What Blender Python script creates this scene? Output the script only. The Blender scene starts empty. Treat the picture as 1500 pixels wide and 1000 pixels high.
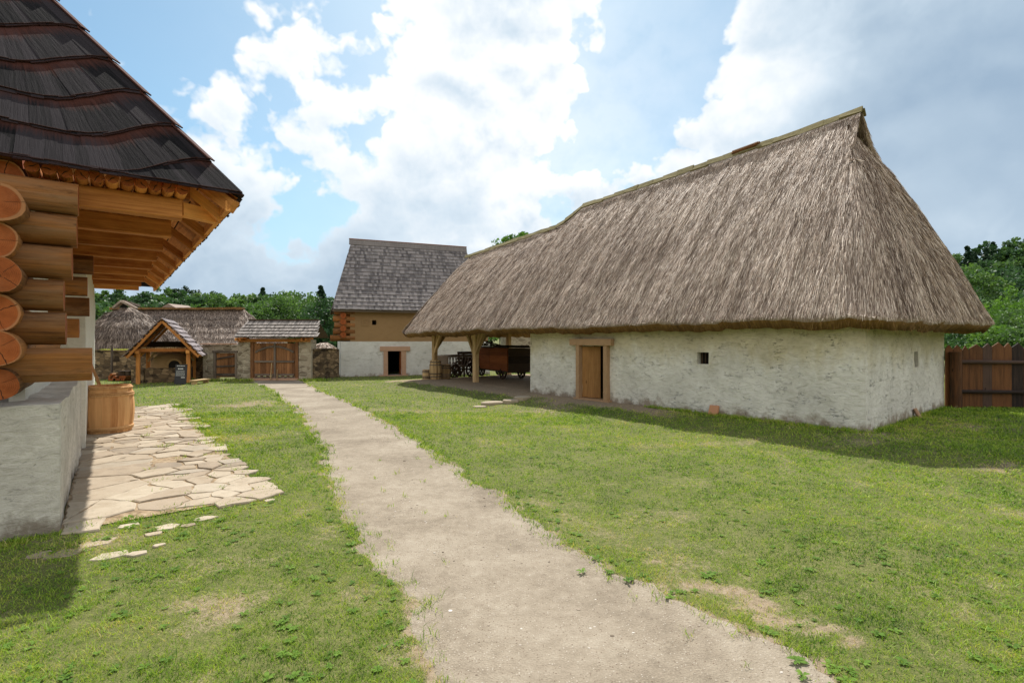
import bpy, math, random
import numpy as np
from mathutils import Vector, Matrix
random.seed(7)
rng = np.random.default_rng(11)
scene = bpy.context.scene
COL = scene.collection

# ------------------------------------------------------------------ camera, sun, sky, exposure
F = 750.0          # focal length in pixels of the 1500 px wide photograph
HC = 1.8           # eye height
cd = bpy.data.cameras.new('camera'); cam = bpy.data.objects.new('camera', cd); COL.objects.link(cam)
cam.location = (0, 0, HC); cam.rotation_euler = (math.radians(90), 0, 0)
cd.sensor_width = 36; cd.lens = 18; cd.clip_end = 3000; cd.clip_start = 0.05
scene.camera = cam
SUN_EL, SUN_AZ = math.radians(54.3), math.radians(-3.0)      # azimuth from +Y towards +X
sund = Vector((math.sin(SUN_AZ)*math.cos(SUN_EL), math.cos(SUN_AZ)*math.cos(SUN_EL), math.sin(SUN_EL)))
sl = bpy.data.lights.new('sun', 'SUN'); sl.energy = 4.9; sl.angle = math.radians(0.6); sl.color = (1, .955, .88)
so = bpy.data.objects.new('sun', sl); COL.objects.link(so); so.rotation_euler = sund.to_track_quat('Z', 'Y').to_euler()
so.location = (0, 0, 30)
scene.view_settings.view_transform = 'Standard'; scene.view_settings.look = 'None'
scene.view_settings.exposure = 0.30; scene.view_settings.gamma = 1
try: scene.view_settings.use_curve_mapping = False
except Exception: pass

scene.cycles.max_bounces = 6; scene.cycles.diffuse_bounces = 3; scene.cycles.glossy_bounces = 2; scene.cycles.transmission_bounces = 3
class NT:
    def __init__(s, nt): s.nt = nt; nt.nodes.clear()
    def n(s, t, _props=None, **inp):
        nd = s.nt.nodes.new(t)
        for k, v in (_props or {}).items(): setattr(nd, k, v)
        for k, v in inp.items():
            key = int(k[1:]) if k[0] == '_' and k[1:].isdigit() else k.replace('_', ' ')
            s.set(nd.inputs[key], v)
        return nd
    def set(s, sock, v):
        if isinstance(v, bpy.types.NodeSocket): s.nt.links.new(v, sock)
        elif isinstance(v, bpy.types.Node): s.nt.links.new(v.outputs[0], sock)
        else:
            if isinstance(v, (tuple, list)) and len(v) == 3 and sock.type == 'RGBA': v = (*v, 1)
            sock.default_value = v
    def math(s, op, a, b=None, c=None, clamp=False):
        nd = s.nt.nodes.new('ShaderNodeMath'); nd.operation = op; nd.use_clamp = clamp
        s.set(nd.inputs[0], a)
        if b is not None: s.set(nd.inputs[1], b)
        if c is not None: s.set(nd.inputs[2], c)
        return nd.outputs[0]
    def mix(s, f, a, b, mode='MIX'):
        nd = s.nt.nodes.new('ShaderNodeMix'); nd.data_type = 'RGBA'; nd.blend_type = mode
        s.set(nd.inputs[0], f); s.set(nd.inputs[6], a); s.set(nd.inputs[7], b)
        return nd.outputs[2]
    def ramp(s, f, stops):
        nd = s.nt.nodes.new('ShaderNodeValToRGB'); s.set(nd.inputs[0], f)
        e = nd.color_ramp.elements
        while len(e) < len(stops): e.new(.5)
        for el, (p, c) in zip(e, stops):
            el.position = p; el.color = (*c, 1) if isinstance(c, (tuple, list)) else (c, c, c, 1)
        return nd.outputs[0]
    def mr(s, f, a, b, c=0.0, d=1.0, smooth=False):
        nd = s.nt.nodes.new('ShaderNodeMapRange'); nd.clamp = True
        if smooth: nd.interpolation_type = 'SMOOTHSTEP'
        s.set(nd.inputs[0], f); s.set(nd.inputs[1], a); s.set(nd.inputs[2], b); s.set(nd.inputs[3], c); s.set(nd.inputs[4], d)
        return nd.outputs[0]
    def noise(s, vec, scale, detail=3, rough=.5, dist=0.0):
        return s.n('ShaderNodeTexNoise', Vector=vec, Scale=scale, Detail=detail, Roughness=rough, Distortion=dist).outputs[0]
    def scale(s, vec, sc, loc=(0,0,0)):
        return s.n('ShaderNodeMapping', Vector=vec, Scale=sc, Location=loc).outputs[0]

def pixdir(px, py):
    v = Vector(((px-750)/F, 1, (500-py)/F)); return v.normalized()

w = bpy.data.worlds.new('World'); scene.world = w; w.use_nodes = True
w.cycles.sampling_method = 'MANUAL'; w.cycles.sample_map_resolution = 512
t = NT(w.node_tree)
sky = t.n('ShaderNodeTexSky', dict(sky_type='NISHITA', sun_disc=False, sun_elevation=SUN_EL, sun_rotation=SUN_AZ,
          altitude=300, air_density=1.0, dust_density=1.0, ozone_density=1.3))
gen = t.n('ShaderNodeTexCoord').outputs['Generated']
dirn = t.n('ShaderNodeVectorMath', dict(operation='NORMALIZE'), _0=gen).outputs[0]
sp = t.n('ShaderNodeSeparateXYZ', _0=dirn)
dz = t.math('ADD', t.math('MAXIMUM', sp.outputs[2], 0.0), 0.22)
cx = t.math('DIVIDE', sp.outputs[0], dz); cy = t.math('DIVIDE', sp.outputs[1], dz)
cp = t.n('ShaderNodeCombineXYZ', _0=cx, _1=cy, _2=0.0).outputs[0]
def lobe(px, py, wid):
    d = pixdir(px, py)
    dt = t.n('ShaderNodeVectorMath', dict(operation='DOT_PRODUCT'), _0=dirn, _1=tuple(d)).outputs['Value']
    return t.math('EXPONENT', t.math('MULTIPLY', t.math('SUBTRACT', dt, 1.0), 1.0/(wid*wid/2*2)))
def summ(lst):
    a = None
    for wgt, l in lst:
        m = t.math('MULTIPLY', l, wgt); a = m if a is None else t.math('ADD', a, m)
    return a
SKY_LOBES_COV = [(.20, (660,230,.16)), (.18, (1090,190,.10)), (.34, (1380,220,.24)), (.20, (330,210,.10)), (.20, (370,70,.06)),
                 (.22, (740,70,.10)), (.10, (600,290,.12)), (-.22, (450,330,.06)), (-.16, (330,170,.05)), (-.40, (190,30,.13)), (-.16, (480,110,.06)), (-.30, (975,70,.10)), (-.10, (860,250,.08)),
                 (-.14, (430,150,.04)), (.30, (400,385,.16)), (.26, (1460,40,.16)), (.16,(1120,10,.05)), (-.10,(530,190,.05)), (.2,(760,420,.2)), (-.1,(470,330,.05))]
SKY_LOBES_BRI = [(.22, (700,200,.24)), (.26, (800,60,.20)), (.28, (330,210,.14)), (.28, (340,60,.14)), (.40, (1110,170,.08)), (-.32, (1360,200,.20)), (-.28, (400,410,.16)),
                 (.10, (1330,20,.14)), (.16, (1460,310,.08)), (-.08, (560,440,.12))]
cov = summ([(a, lobe(*b)) for a, b in SKY_LOBES_COV])
def vadd(v, o): return t.n('ShaderNodeVectorMath', dict(operation='ADD'), _0=v, _1=o).outputs[0]
def puff(v, fine=True):
    """heaped cloud structure: rounded cells at three sizes on a roughened direction"""
    wob = t.n('ShaderNodeTexNoise', Vector=v, Scale=9.0, Detail=4.0, Roughness=.62).outputs['Color']
    wv_ = t.n('ShaderNodeVectorMath', dict(operation='MULTIPLY_ADD'), _0=wob, _1=(.16, .16, .11), _2=v).outputs[0]
    a_ = None; big_ = None
    for sc_, wt in (((5.0, .46), (11.0, .30), (25.0, .16)) if fine else ((5.0, .46), (11.0, .30))):
        big_ = a_
        d_ = t.n('ShaderNodeTexVoronoi', dict(feature='F1'), Vector=t.scale(wv_, (1, 1, 1.5)), Scale=sc_).outputs['Distance']
        m_ = t.math('MULTIPLY', t.math('SUBTRACT', .60, d_), wt); a_ = m_ if a_ is None else t.math('ADD', a_, m_)
    ns_ = t.math('MULTIPLY', t.noise(v, 5.0, 6, .6), .62)
    return (t.math('ADD', a_, ns_), t.math('ADD', big_, ns_)) if fine else t.math('ADD', a_, ns_)
P0, PB = puff(dirn); P1 = puff(vadd(dirn, (.004, 0, .022)), False)
n1b = t.noise(cp, 3.4, 3, .6)
den = t.math('ADD', t.math('ADD', P0, .10), cov)
mask = t.math('MAXIMUM', t.mr(den, .45, .60, 0, 1, True), t.math('MULTIPLY', lobe(790, 250, .26), .55))
n2 = t.noise(dirn, 4.0, 3, .5)
edge = t.math('MULTIPLY', t.math('SUBTRACT', PB, P1), t.math('SUBTRACT', 1.5, t.math('MULTIPLY', t.math('MAXIMUM', lobe(1400, 220, .26), lobe(480, 400, .20)), 1.25)))
thick = t.mr(den, .50, .85, .16, -.10)
bri = t.math('ADD', t.math('ADD', t.math('MULTIPLY', n2, .8), .02), summ([(a, lobe(*b)) for a, b in SKY_LOBES_BRI]))
bri = t.math('ADD', t.math('ADD', bri, edge), thick)
CL = t.ramp(bri, [(0.0, (.34, .46, .60)), (.28, (.49, .61, .73)), (.52, (.66, .77, .87)), (.80, (.93, .97, 1.0)), (1.0, (1.06, 1.06, 1.05))])
SKYS = 0.12
clc = t.mix(1.0, CL, (1/SKYS*.86,)*3, 'MULTIPLY')
skc = t.mix(1.0, sky.outputs[0], (.84, 1.04, .97), 'MULTIPLY')
hz = t.mr(sp.outputs[2], 0.0, .30, .9, 0.0, True)
base = t.mix(hz, skc, (.44/SKYS, .58/SKYS, .72/SKYS))
backfill = t.math('MULTIPLY', t.mr(sp.outputs[1], .45, -.35, 0.0, 1.0, True), t.mr(sp.outputs[2], .95, .55, .2, 1.0))      # unseen bright cloud added behind the viewer to fill shaded walls
topfill = t.mr(sp.outputs[2], .60, .85, 0.0, .05, True)  # slight overhead brightening added to the same fill
bk = t.math('MULTIPLY', t.math('MAXIMUM', backfill, topfill), t.mr(n1b, .25, .6, .6, 1.0))
fin = t.mix(mask, base, clc)
fin = t.mix(bk, fin, (1.0/SKYS, .965/SKYS, .94/SKYS))
bg = t.n('ShaderNodeBackground', Color=fin, Strength=SKYS)
t.n('ShaderNodeOutputWorld', Surface=bg.outputs[0])

# ------------------------------------------------------------------ numeric helpers
def lin(r, g, b):
    f = lambda c: (c/255/12.92) if c/255 <= .04045 else ((c/255+.055)/1.055)**2.4
    return (f(r), f(g), f(b))
_T = rng.random((256, 256))
def vnoise(x, y, s=1.0):
    x = np.asarray(x, float)*s; y = np.asarray(y, float)*s
    xi = np.floor(x).astype(int); yi = np.floor(y).astype(int); fx = x-xi; fy = y-yi
    fx = fx*fx*(3-2*fx); fy = fy*fy*(3-2*fy)
    a = _T[xi & 255, yi & 255]; b = _T[(xi+1) & 255, yi & 255]; c = _T[xi & 255, (yi+1) & 255]; d = _T[(xi+1) & 255, (yi+1) & 255]
    return (a*(1-fx)+b*fx)*(1-fy)+(c*(1-fx)+d*fx)*fy
def fbm(x, y, s=1.0, o=4):
    r = 0; a = .5; tt = 0
    for i in range(o):
        r = r+a*vnoise(np.asarray(x)+i*17.3, np.asarray(y)-i*9.1, s); tt += a; a *= .5; s *= 2.03
    return r/tt
def sstep(a, b, x):
    q = np.clip((np.asarray(x, float)-a)/(b-a), 0, 1); return q*q*(3-2*q)

D1 = np.array([-.6247, .7809]); D2 = np.array([.7809, .6247])
GB = .225; KB = (HC-GB)/HC
def terrain(x, y):
    x = np.asarray(x, float); y = np.asarray(y, float)
    c = x*D2[0]+y*D2[1]; u = x*D1[0]+y*D1[1]
    h = GB*sstep(8.4, 10.1, c)*(1-sstep(18.5, 22.5, u))
    h = h+.02*(fbm(x, y, .45, 2)-.5)
    r = np.hypot(x, y)
    az = np.arctan2(x, np.maximum(y, .01))
    h = h+sstep(40, 160, r)*(6+8*sstep(.2, .8, az))
    return h
def ground(px, py, h=None):
    """point of the ground that the photograph shows at pixel (px, py)"""
    g = 0 if h is None else h
    for i in range(30):
        D = F*(HC-g)/(py-500); X = (px-750)/F*D
        if h is not None: break
        g = .5*g+.5*float(terrain(X, D))
    return X, D, g
def at(px, py, D): return ((px-750)/F*D, D, HC+(500-py)/F*D)

# ------------------------------------------------------------------ object helpers
def setp(o, label=None, cat=None, group=None, kind=None):
    if label: o['label'] = label
    if cat: o['category'] = cat
    if group: o['group'] = group
    if kind: o['kind'] = kind
    return o
def thing(name, label, cat, loc=(0, 0, 0), rz=0, group=None):
    o = bpy.data.objects.new(name, None); COL.objects.link(o); o.empty_display_size = .2
    o.location = loc; o.rotation_euler = (0, 0, rz); return setp(o, label, cat, group)
def npmesh(name, V, Fq, mats, parent=None, uv=None, attrs=None, matidx=None, smooth=False):
    """V (n,3); Fq (m,3|4) int array or list of tuples"""
    me = bpy.data.meshes.new(name)
    V = np.asarray(V, np.float32)
    if isinstance(Fq, np.ndarray):
        m, k = Fq.shape
        me.vertices.add(len(V)); me.vertices.foreach_set('co', V.ravel())
        me.loops.add(m*k); me.loops.foreach_set('vertex_index', Fq.astype(np.int32).ravel())
        me.polygons.add(m); me.polygons.foreach_set('loop_start', np.arange(0, m*k, k, dtype=np.int32))
        try: me.polygons.foreach_set('loop_total', np.full(m, k, np.int32))
        except Exception: pass
    else:
        me.from_pydata([tuple(map(float, v)) for v in V], [], Fq); m = len(Fq)
    for mt in (mats if isinstance(mats, (list, tuple)) else [mats]): me.materials.append(mt)
    if uv is not None:
        l = me.uv_layers.new(name='UVMap'); l.data.foreach_set('uv', np.asarray(uv, np.float32).ravel())
    for nm, (dom, arr) in (attrs or {}).items():
        a = me.attributes.new(nm, 'FLOAT', dom); a.data.foreach_set('value', np.asarray(arr, np.float32).ravel())
    if matidx is not None: me.polygons.foreach_set('material_index', np.asarray(matidx, np.int32))
    me.polygons.foreach_set('use_smooth', np.full(m, bool(smooth)))
    me.update(calc_edges=True); me.validate()
    o = bpy.data.objects.new(name, me); COL.objects.link(o)
    if parent: o.parent = parent
    return o

class MB:
    """collects beams, poles, boxes into ONE mesh, with uv along the grain, a random value per piece"""
    def __init__(s): s.v = []; s.f = []; s.uv = []; s.rnd = []; s.mi = []
    def face(s, pts, uvs=None, r=.5, mi=0):
        b = len(s.v); s.v += [tuple(p) for p in pts]; s.f.append(tuple(range(b, b+len(pts))))
        s.uv += uvs or [(0, 0)]*len(pts); s.rnd.append(r); s.mi.append(mi)
    def beam(s, p0, p1, w, h, up=(0, 0, 1), r=None, jit=0.0, taper=1.0, ends=1, bev=0.0):
        p0 = Vector(p0); p1 = Vector(p1); d = (p1-p0); L = d.length; d.normalize()
        up = Vector(up); sd = d.cross(up)
        if sd.length < 1e-4: sd = d.cross(Vector((1, 0, 0)))
        sd.normalize(); up = sd.cross(d).normalized(); r = random.random() if r is None else r
        prof = [(-w/2, -h/2), (w/2, -h/2), (w/2, h/2), (-w/2, h/2)]
        if bev > 0:
            b = bev; prof = [(-w/2+b, -h/2), (w/2-b, -h/2), (w/2, -h/2+b), (w/2, h/2-b), (w/2-b, h/2), (-w/2+b, h/2), (-w/2, h/2-b), (-w/2, -h/2+b)]
        n = len(prof); o0 = random.random()*20; rings = []
        for k, (pp, sc) in enumerate(((p0, 1.0), (p1, taper))):
            rings.append([pp+sd*(a*sc+random.uniform(-jit, jit))+up*(b*sc+random.uniform(-jit, jit)) for a, b in prof])
        per = 0
        for i in range(n):
            j = (i+1) % n; seg = math.dist(prof[i], prof[j])
            s.face([rings[0][i], rings[0][j], rings[1][j], rings[1][i]][::-1],
                   [(o0, o0+per), (o0, o0+per+seg), (o0+L, o0+per+seg), (o0+L, o0+per)][::-1], r)
            per += seg
        s.face(list(rings[0]), [(a, b) for a, b in prof], r, ends)
        s.face(list(rings[1][::-1]), [(a, b) for a, b in prof][::-1], r, ends)
    def box(s, x0, x1, y0, y1, z0, z1, r=None, jit=0.0):
        dx, dy, dz = x1-x0, y1-y0, z1-z0
        if dz >= dx and dz >= dy: s.beam(((x0+x1)/2, (y0+y1)/2, z0), ((x0+x1)/2, (y0+y1)/2, z1), dx, dy, (0, 1, 0), r, jit, ends=0)
        elif dx >= dy: s.beam((x0, (y0+y1)/2, (z0+z1)/2), (x1, (y0+y1)/2, (z0+z1)/2), dy, dz, (0, 0, 1), r, jit, ends=0)
        else: s.beam(((x0+x1)/2, y0, (z0+z1)/2), ((x0+x1)/2, y1, (z0+z1)/2), dx, dz, (0, 0, 1), r, jit, ends=0)
    def log(s, p0, p1, r0, r1=None, n=16, seg=6, wob=.02, r=None, ends=1, cut=0.0):
        p0 = Vector(p0); p1 = Vector(p1); d = p1-p0; L = d.length; d.normalize(); r1 = r1 or r0
        a = d.cross(Vector((0, 0, 1)))
        if a.length < .01: a = Vector((1, 0, 0))
        a.normalize(); b = a.cross(d).normalized(); r = random.random() if r is None else r
        o0 = random.random()*20; ph = [random.random()*6.28 for _ in range(3)]
        rings = []
        for k in range(seg+1):
            q = k/seg; rr = r0+(r1-r0)*q; ring = []
            for i in range(n):
                th = 2*math.pi*i/n
                m = 1+wob*math.sin(2*th+ph[0]+q*2)+wob*.7*math.sin(3*th+ph[1])+wob*.5*math.sin(5*th+ph[2]+q*3)
                ring.append(p0+d*L*q+a*math.cos(th)*rr*m+b*math.sin(th)*rr*m)
            rings.append(ring)
        for k in range(seg):
            for i in range(n):
                j = (i+1) % n
                s.face([rings[k][i], rings[k][j], rings[k+1][j], rings[k+1][i]],
                       [(o0+L*k/seg, o0+i/n*6.28*r0), (o0+L*k/seg, o0+(i+1)/n*6.28*r0), (o0+L*(k+1)/seg, o0+(i+1)/n*6.28*r0), (o0+L*(k+1)/seg, o0+i/n*6.28*r0)], r)
        cs = [(math.cos(2*math.pi*i/n)*r0, math.sin(2*math.pi*i/n)*r0) for i in range(n)]
        s.face(rings[0][::-1], cs[::-1], r, ends); s.face(rings[-1], cs, r, ends)
    def rev(s, prof, n=24, c=(0, 0), r=.5, stave=True):
        """lathe of (radius, z) pairs"""
        rs = [random.random() for _ in range(n)]
        for k in range(len(prof)-1):
            (ra, za), (rb, zb) = prof[k], prof[k+1]
            for i in range(n):
                t0, t1 = 2*math.pi*i/n, 2*math.pi*(i+1)/n
                P = lambda rr, tt, z: (c[0]+rr*math.cos(tt), c[1]+rr*math.sin(tt), z)
                s.face([P(ra, t0, za), P(ra, t1, za), P(rb, t1, zb), P(rb, t0, zb)],
                       [(za+rs[i]*9, i*.1+rs[i]), (za+rs[i]*9, i*.1+.1+rs[i]), (zb+rs[i]*9, i*.1+.1+rs[i]), (zb+rs[i]*9, i*.1+rs[i])], rs[i] if stave else r)
    def build(s, name, mats, parent=None, smooth=False):
        o = npmesh(name, np.array(s.v, np.float32), s.f, mats, parent, uv=s.uv, attrs={'rnd': ('FACE', s.rnd)},
                   matidx=[min(m, (len(mats)-1) if isinstance(mats, (list, tuple)) else 0) for m in s.mi], smooth=smooth)
        if smooth:
            import bmesh
            bm = bmesh.new(); bm.from_mesh(o.data); bmesh.ops.remove_doubles(bm, verts=bm.verts, dist=1e-5)
            bm.to_mesh(o.data); bm.free()
            try: o.data.set_sharp_from_angle(angle=math.radians(40))
            except Exception: pass
        return o

def copy_tree(o, parent=None):
    c = o.copy(); COL.objects.link(c)
    if parent is not None: c.parent = parent
    for ch in list(o.children): copy_tree(ch, c)
    return c

# ------------------------------------------------------------------ materials
def mat(name):
    m = bpy.data.materials.new(name); m.use_nodes = True; tt = NT(m.node_tree)
    tt.b = tt.n('ShaderNodeBsdfPrincipled', Roughness=.85); tt.b.inputs['Specular IOR Level'].default_value = .25
    tt.n('ShaderNodeOutputMaterial', Surface=tt.b.outputs[0]); return m, tt
def bump(tt, h, strength=.5, dist=.02):
    tt.set(tt.b.inputs['Normal'], tt.n('ShaderNodeBump', Strength=strength, Distance=dist, Height=h).outputs[0])
def attr(tt, nm): return tt.n('ShaderNodeAttribute', dict(attribute_name=nm)).outputs['Fac']

def wood(name, dark, light, grain=26, rough=.75, streak=.5, bs=.35, grey=None, knots=True):
    m, q = mat(name); uv = q.n('ShaderNodeUVMap').outputs[0]
    r = attr(q, 'rnd')
    g1 = q.noise(q.scale(uv, (1.3, grain, 1)), 1.0, 6, .65, .4)
    g2 = q.noise(q.scale(uv, (1.6, 5.5, 1)), 1.0, 5, .65, 1.0)
    f = q.math('ADD', q.math('MULTIPLY', g1, .55), q.math('MULTIPLY', g2, .35))
    f = q.math('ADD', f, q.math('MULTIPLY', q.math('SUBTRACT', r, .5), .35))
    c = q.ramp(f, [(.22, dark), (.68, light)])
    if grey is not None:
        gm = q.mr(q.noise(q.scale(uv, (.6, 3, 1), (5, 2, 0)), 1.5, 5, .65), .45, .7)
        c = q.mix(q.math('MULTIPLY', gm, .85), c, grey); c = q.mix(q.mr(q.noise(q.scale(uv, (1.1, 4, 1), (9, 1, 0)), 1.6, 6, .7), .55, .68, 0, .6), c, tuple(x*.9 for x in dark))
    if knots:
        vo = q.n('ShaderNodeTexVoronoi', Vector=q.scale(uv, (1.4, 5, 1)), Scale=1.0).outputs['Distance']
        c = q.mix(q.mr(vo, .09, .03), c, tuple(x*.35 for x in dark))
    crk = q.mr(q.noise(q.scale(uv, (.8, grain*.7, 1), (3, 7, 0)), 1.0, 3, .5), .29, .25)
    c = q.mix(q.math('MULTIPLY', crk, streak), c, tuple(x*.25 for x in dark))
    q.set(q.b.inputs['Base Color'], c); q.b.inputs['Roughness'].default_value = rough
    bump(q, q.math('SUBTRACT', g1, q.math('MULTIPLY', crk, .8)), bs, .01); return m
def endgrain(name, dark, light):
    m, q = mat(name); uv0 = q.n('ShaderNodeUVMap').outputs[0]; r = attr(q, 'rnd')
    uv = q.n('ShaderNodeVectorRotate', dict(rotation_type='Z_AXIS'), Vector=uv0, Angle=q.math('MULTIPLY', r, 40.0)).outputs[0]
    wv = q.n('ShaderNodeTexWave', dict(wave_type='RINGS', rings_direction='Z'), Vector=q.n('ShaderNodeVectorMath', dict(operation='ADD'), _0=uv, _1=(.025, .012, 0)).outputs[0], Scale=24.0, Distortion=3.5, Detail=3.0)
    nz = q.noise(uv, 9.0, 4, .6)
    f = q.math('ADD', q.math('MULTIPLY', wv.outputs['Fac'], .12), q.math('ADD', q.math('MULTIPLY', nz, .8), q.math('MULTIPLY', r, .15)))
    c = q.ramp(f, [(.2, dark), (.75, light)])
    c = q.mix(q.mr(q.noise(uv, 5.0, 4, .6), .5, .7, 0, .3), c, lin(110, 78, 54))
    ln = q.n('ShaderNodeVectorMath', dict(operation='LENGTH'), _0=uv).outputs['Value']
    rim = q.mr(ln, .142, .152); c = q.mix(q.math('MULTIPLY', rim, .45), c, lin(190, 150, 108))
    sx = q.n('ShaderNodeSeparateXYZ', _0=uv)
    ca = q.math('ABSOLUTE', q.math('ADD', q.math('ADD', sx.outputs[1], q.math('MULTIPLY', sx.outputs[0], .55)), q.math('MULTIPLY', q.math('SUBTRACT', q.noise(uv, 14.0, 2), .5), .05)))
    crk = q.math('MULTIPLY', q.mr(ca, .006, .002), q.mr(sx.outputs[0], .03, .0))
    for vx, vy, w2 in ((.9, -.5, .004), (-.3, -1.0, .003), (.6, .8, .0025)):
        d1 = q.math('ABSOLUTE', q.math('ADD', q.math('ADD', q.math('MULTIPLY', sx.outputs[0], vy), q.math('MULTIPLY', sx.outputs[1], -vx)), q.math('MULTIPLY', q.math('SUBTRACT', q.noise(uv, 16.0, 2), .5), .03)))
        d2 = q.math('ADD', q.math('MULTIPLY', sx.outputs[0], vx), q.math('MULTIPLY', sx.outputs[1], vy))
        crk = q.math('MAXIMUM', crk, q.math('MULTIPLY', q.mr(d1, w2, w2*.3), q.mr(d2, .03, .045)))
    c = q.mix(crk, c, (.02, .01, .006))
    q.set(q.b.inputs['Base Color'], c); bump(q, f, .3, .01); return m

def plaster(name, base, stain, amt=.5, sc=1.0, bs=.6, cracks=.4, topz=None, topc=None, lowz=None, lowc=None):
    m, q = mat(name); co = q.n('ShaderNodeTexCoord').outputs['Object']
    a = q.noise(co, 1.3*sc, 6, .6, .3); b = q.noise(q.scale(co, (1, 1, 2.2)), 5.5*sc, 7, .68, .5); d = q.noise(co, 42*sc, 4, .6)
    c = q.mix(q.math('MULTIPLY', q.mr(b, .46, .70), amt), base, stain)
    c = q.mix(q.math('MULTIPLY', q.mr(a, .38, .66), amt*.55), c, tuple(x*.75 for x in stain))
    hgt = q.math('ADD', q.math('MULTIPLY', b, 1.3), q.math('ADD', q.math('MULTIPLY', d, .35), q.math('MULTIPLY', q.noise(q.scale(co, (1, 1, 1.8)), 11*sc, 4, .6, .4), .25)))
    if cracks > 0:
        l1 = q.noise(q.scale(co, (1, 1, 4.5)), 2.6*sc, 5, .62, .3); l2 = q.noise(q.scale(co, (1, 1, 1.2), (4, 9, 2)), 3.4*sc, 4, .6, .2)
        ck = q.math('MAXIMUM', q.math('MULTIPLY', q.mr(q.math('ABSOLUTE', q.math('SUBTRACT', l1, .5)), .010, .002), q.mr(q.noise(co, 3.1, 4, .65), .54, .62)),
                    q.math('MULTIPLY', q.mr(q.math('ABSOLUTE', q.math('SUBTRACT', l2, .47)), .006, .001), q.mr(q.noise(co, 2.3, 4, .65), .60, .66)))
        c = q.mix(q.math('MULTIPLY', ck, cracks), c, tuple(x*.28 for x in stain))
        hgt = q.math('SUBTRACT', hgt, q.math('MULTIPLY', ck, .9))
        pit = q.mr(q.noise(q.scale(co, (1, 1, 1.6)), 13*sc, 3, .6), .33, .27)
        c = q.mix(q.math('MULTIPLY', pit, cracks), c, tuple(x*.4 for x in stain))
        hgt = q.math('SUBTRACT', hgt, q.math('MULTIPLY', pit, .5))
    z = q.n('ShaderNodeSeparateXYZ', _0=co).outputs[2]
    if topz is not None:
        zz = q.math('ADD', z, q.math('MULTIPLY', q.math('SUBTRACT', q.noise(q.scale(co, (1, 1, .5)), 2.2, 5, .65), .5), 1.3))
        c = q.mix(q.mr(zz, topz-.22, topz+.3, 0, .72), c, q.mix(1.0, c, topc, 'MULTIPLY'))  # top tint paints light bounced off the thatch into the plaster colour
    if lowz is not None:
        zz = q.math('ADD', z, q.math('MULTIPLY', q.math('SUBTRACT', q.noise(co, 3.2, 5, .65), .5), .9))
        c = q.mix(q.mr(zz, lowz+.12, lowz-.05, 0, .85), c, lowc)
    q.set(q.b.inputs['Base Color'], c); q.b.inputs['Roughness'].default_value = .95; bump(q, hgt, bs, .03); return m

def thatch(name, dark, mid, light, warm):
    m, q = mat(name); uv = q.n('ShaderNodeUVMap').outputs[0]
    fine = q.noise(q.scale(uv, (34, 2.6, 1)), 1.0, 5, .7, .5)
    med = q.noise(q.scale(uv, (7, 1.1, 1)), 1.0, 4, .6, .6)
    big = q.noise(q.scale(uv, (.8, .5, 1)), 1.0, 3, .6)
    f = q.math('ADD', q.math('MULTIPLY', fine, .6), q.math('MULTIPLY', med, .4))
    c = q.ramp(f, [(.3, dark), (.5, mid), (.72, light)])
    c = q.mix(q.math('MULTIPLY', q.mr(big, .45, .7), .4), c, warm)
    q.set(q.b.inputs['Base Color'], c); q.b.inputs['Roughness'].default_value = .8
    bump(q, f, .9, .04); return m
def straw(name, dark, mid, light):
    m, q = mat(name); r = attr(q, 'rnd'); g = q.n('ShaderNodeNewGeometry').outputs['Position']
    f = q.math('ADD', r, q.math('MULTIPLY', q.math('SUBTRACT', q.noise(g, .8, 4, .6), .5), .9))
    q.set(q.b.inputs['Base Color'], q.ramp(f, [(.08, dark), (.5, mid), (.95, light)])); q.b.inputs['Roughness'].default_value = .6; return m

def shingle(name, dark, light, red=None, redamt=.6, mossc=None):
    m, q = mat(name); uv = q.n('ShaderNodeUVMap').outputs[0]; r = attr(q, 'rnd')
    g1 = q.noise(q.scale(uv, (45, 2.5, 1)), 1.0, 5, .65, .3)
    big = q.noise(q.n('ShaderNodeTexCoord').outputs['Object'], .9, 4, .6)
    f = q.math('ADD', q.math('MULTIPLY', g1, .6), q.math('ADD', q.math('MULTIPLY', r, .42), q.math('MULTIPLY', q.math('SUBTRACT', big, .5), .35)))
    c = q.ramp(f, [(.25, dark), (.7, light)])
    if red is not None:
        vv = q.n('ShaderNodeSeparateXYZ', _0=uv).outputs[1]
        vz = q.math('ADD', vv, q.math('MULTIPLY', q.math('SUBTRACT', g1, .5), .35))
        c = q.mix(q.mr(vz, .33, .50, 0, redamt), c, red)
        c = q.mix(q.mr(vv, .015, .0, 0, .5), c, tuple(x*.6 for x in red))
    if mossc is not None: c = q.mix(q.mr(big, .55, .7, 0, .5), c, mossc)
    q.set(q.b.inputs['Base Color'], c); q.b.inputs['Roughness'].default_value = .62; bump(q, g1, .55, .012)
    if red is not None: q.b.inputs['Roughness'].default_value = .88; q.b.inputs['Specular IOR Level'].default_value = .12
    return m

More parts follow.
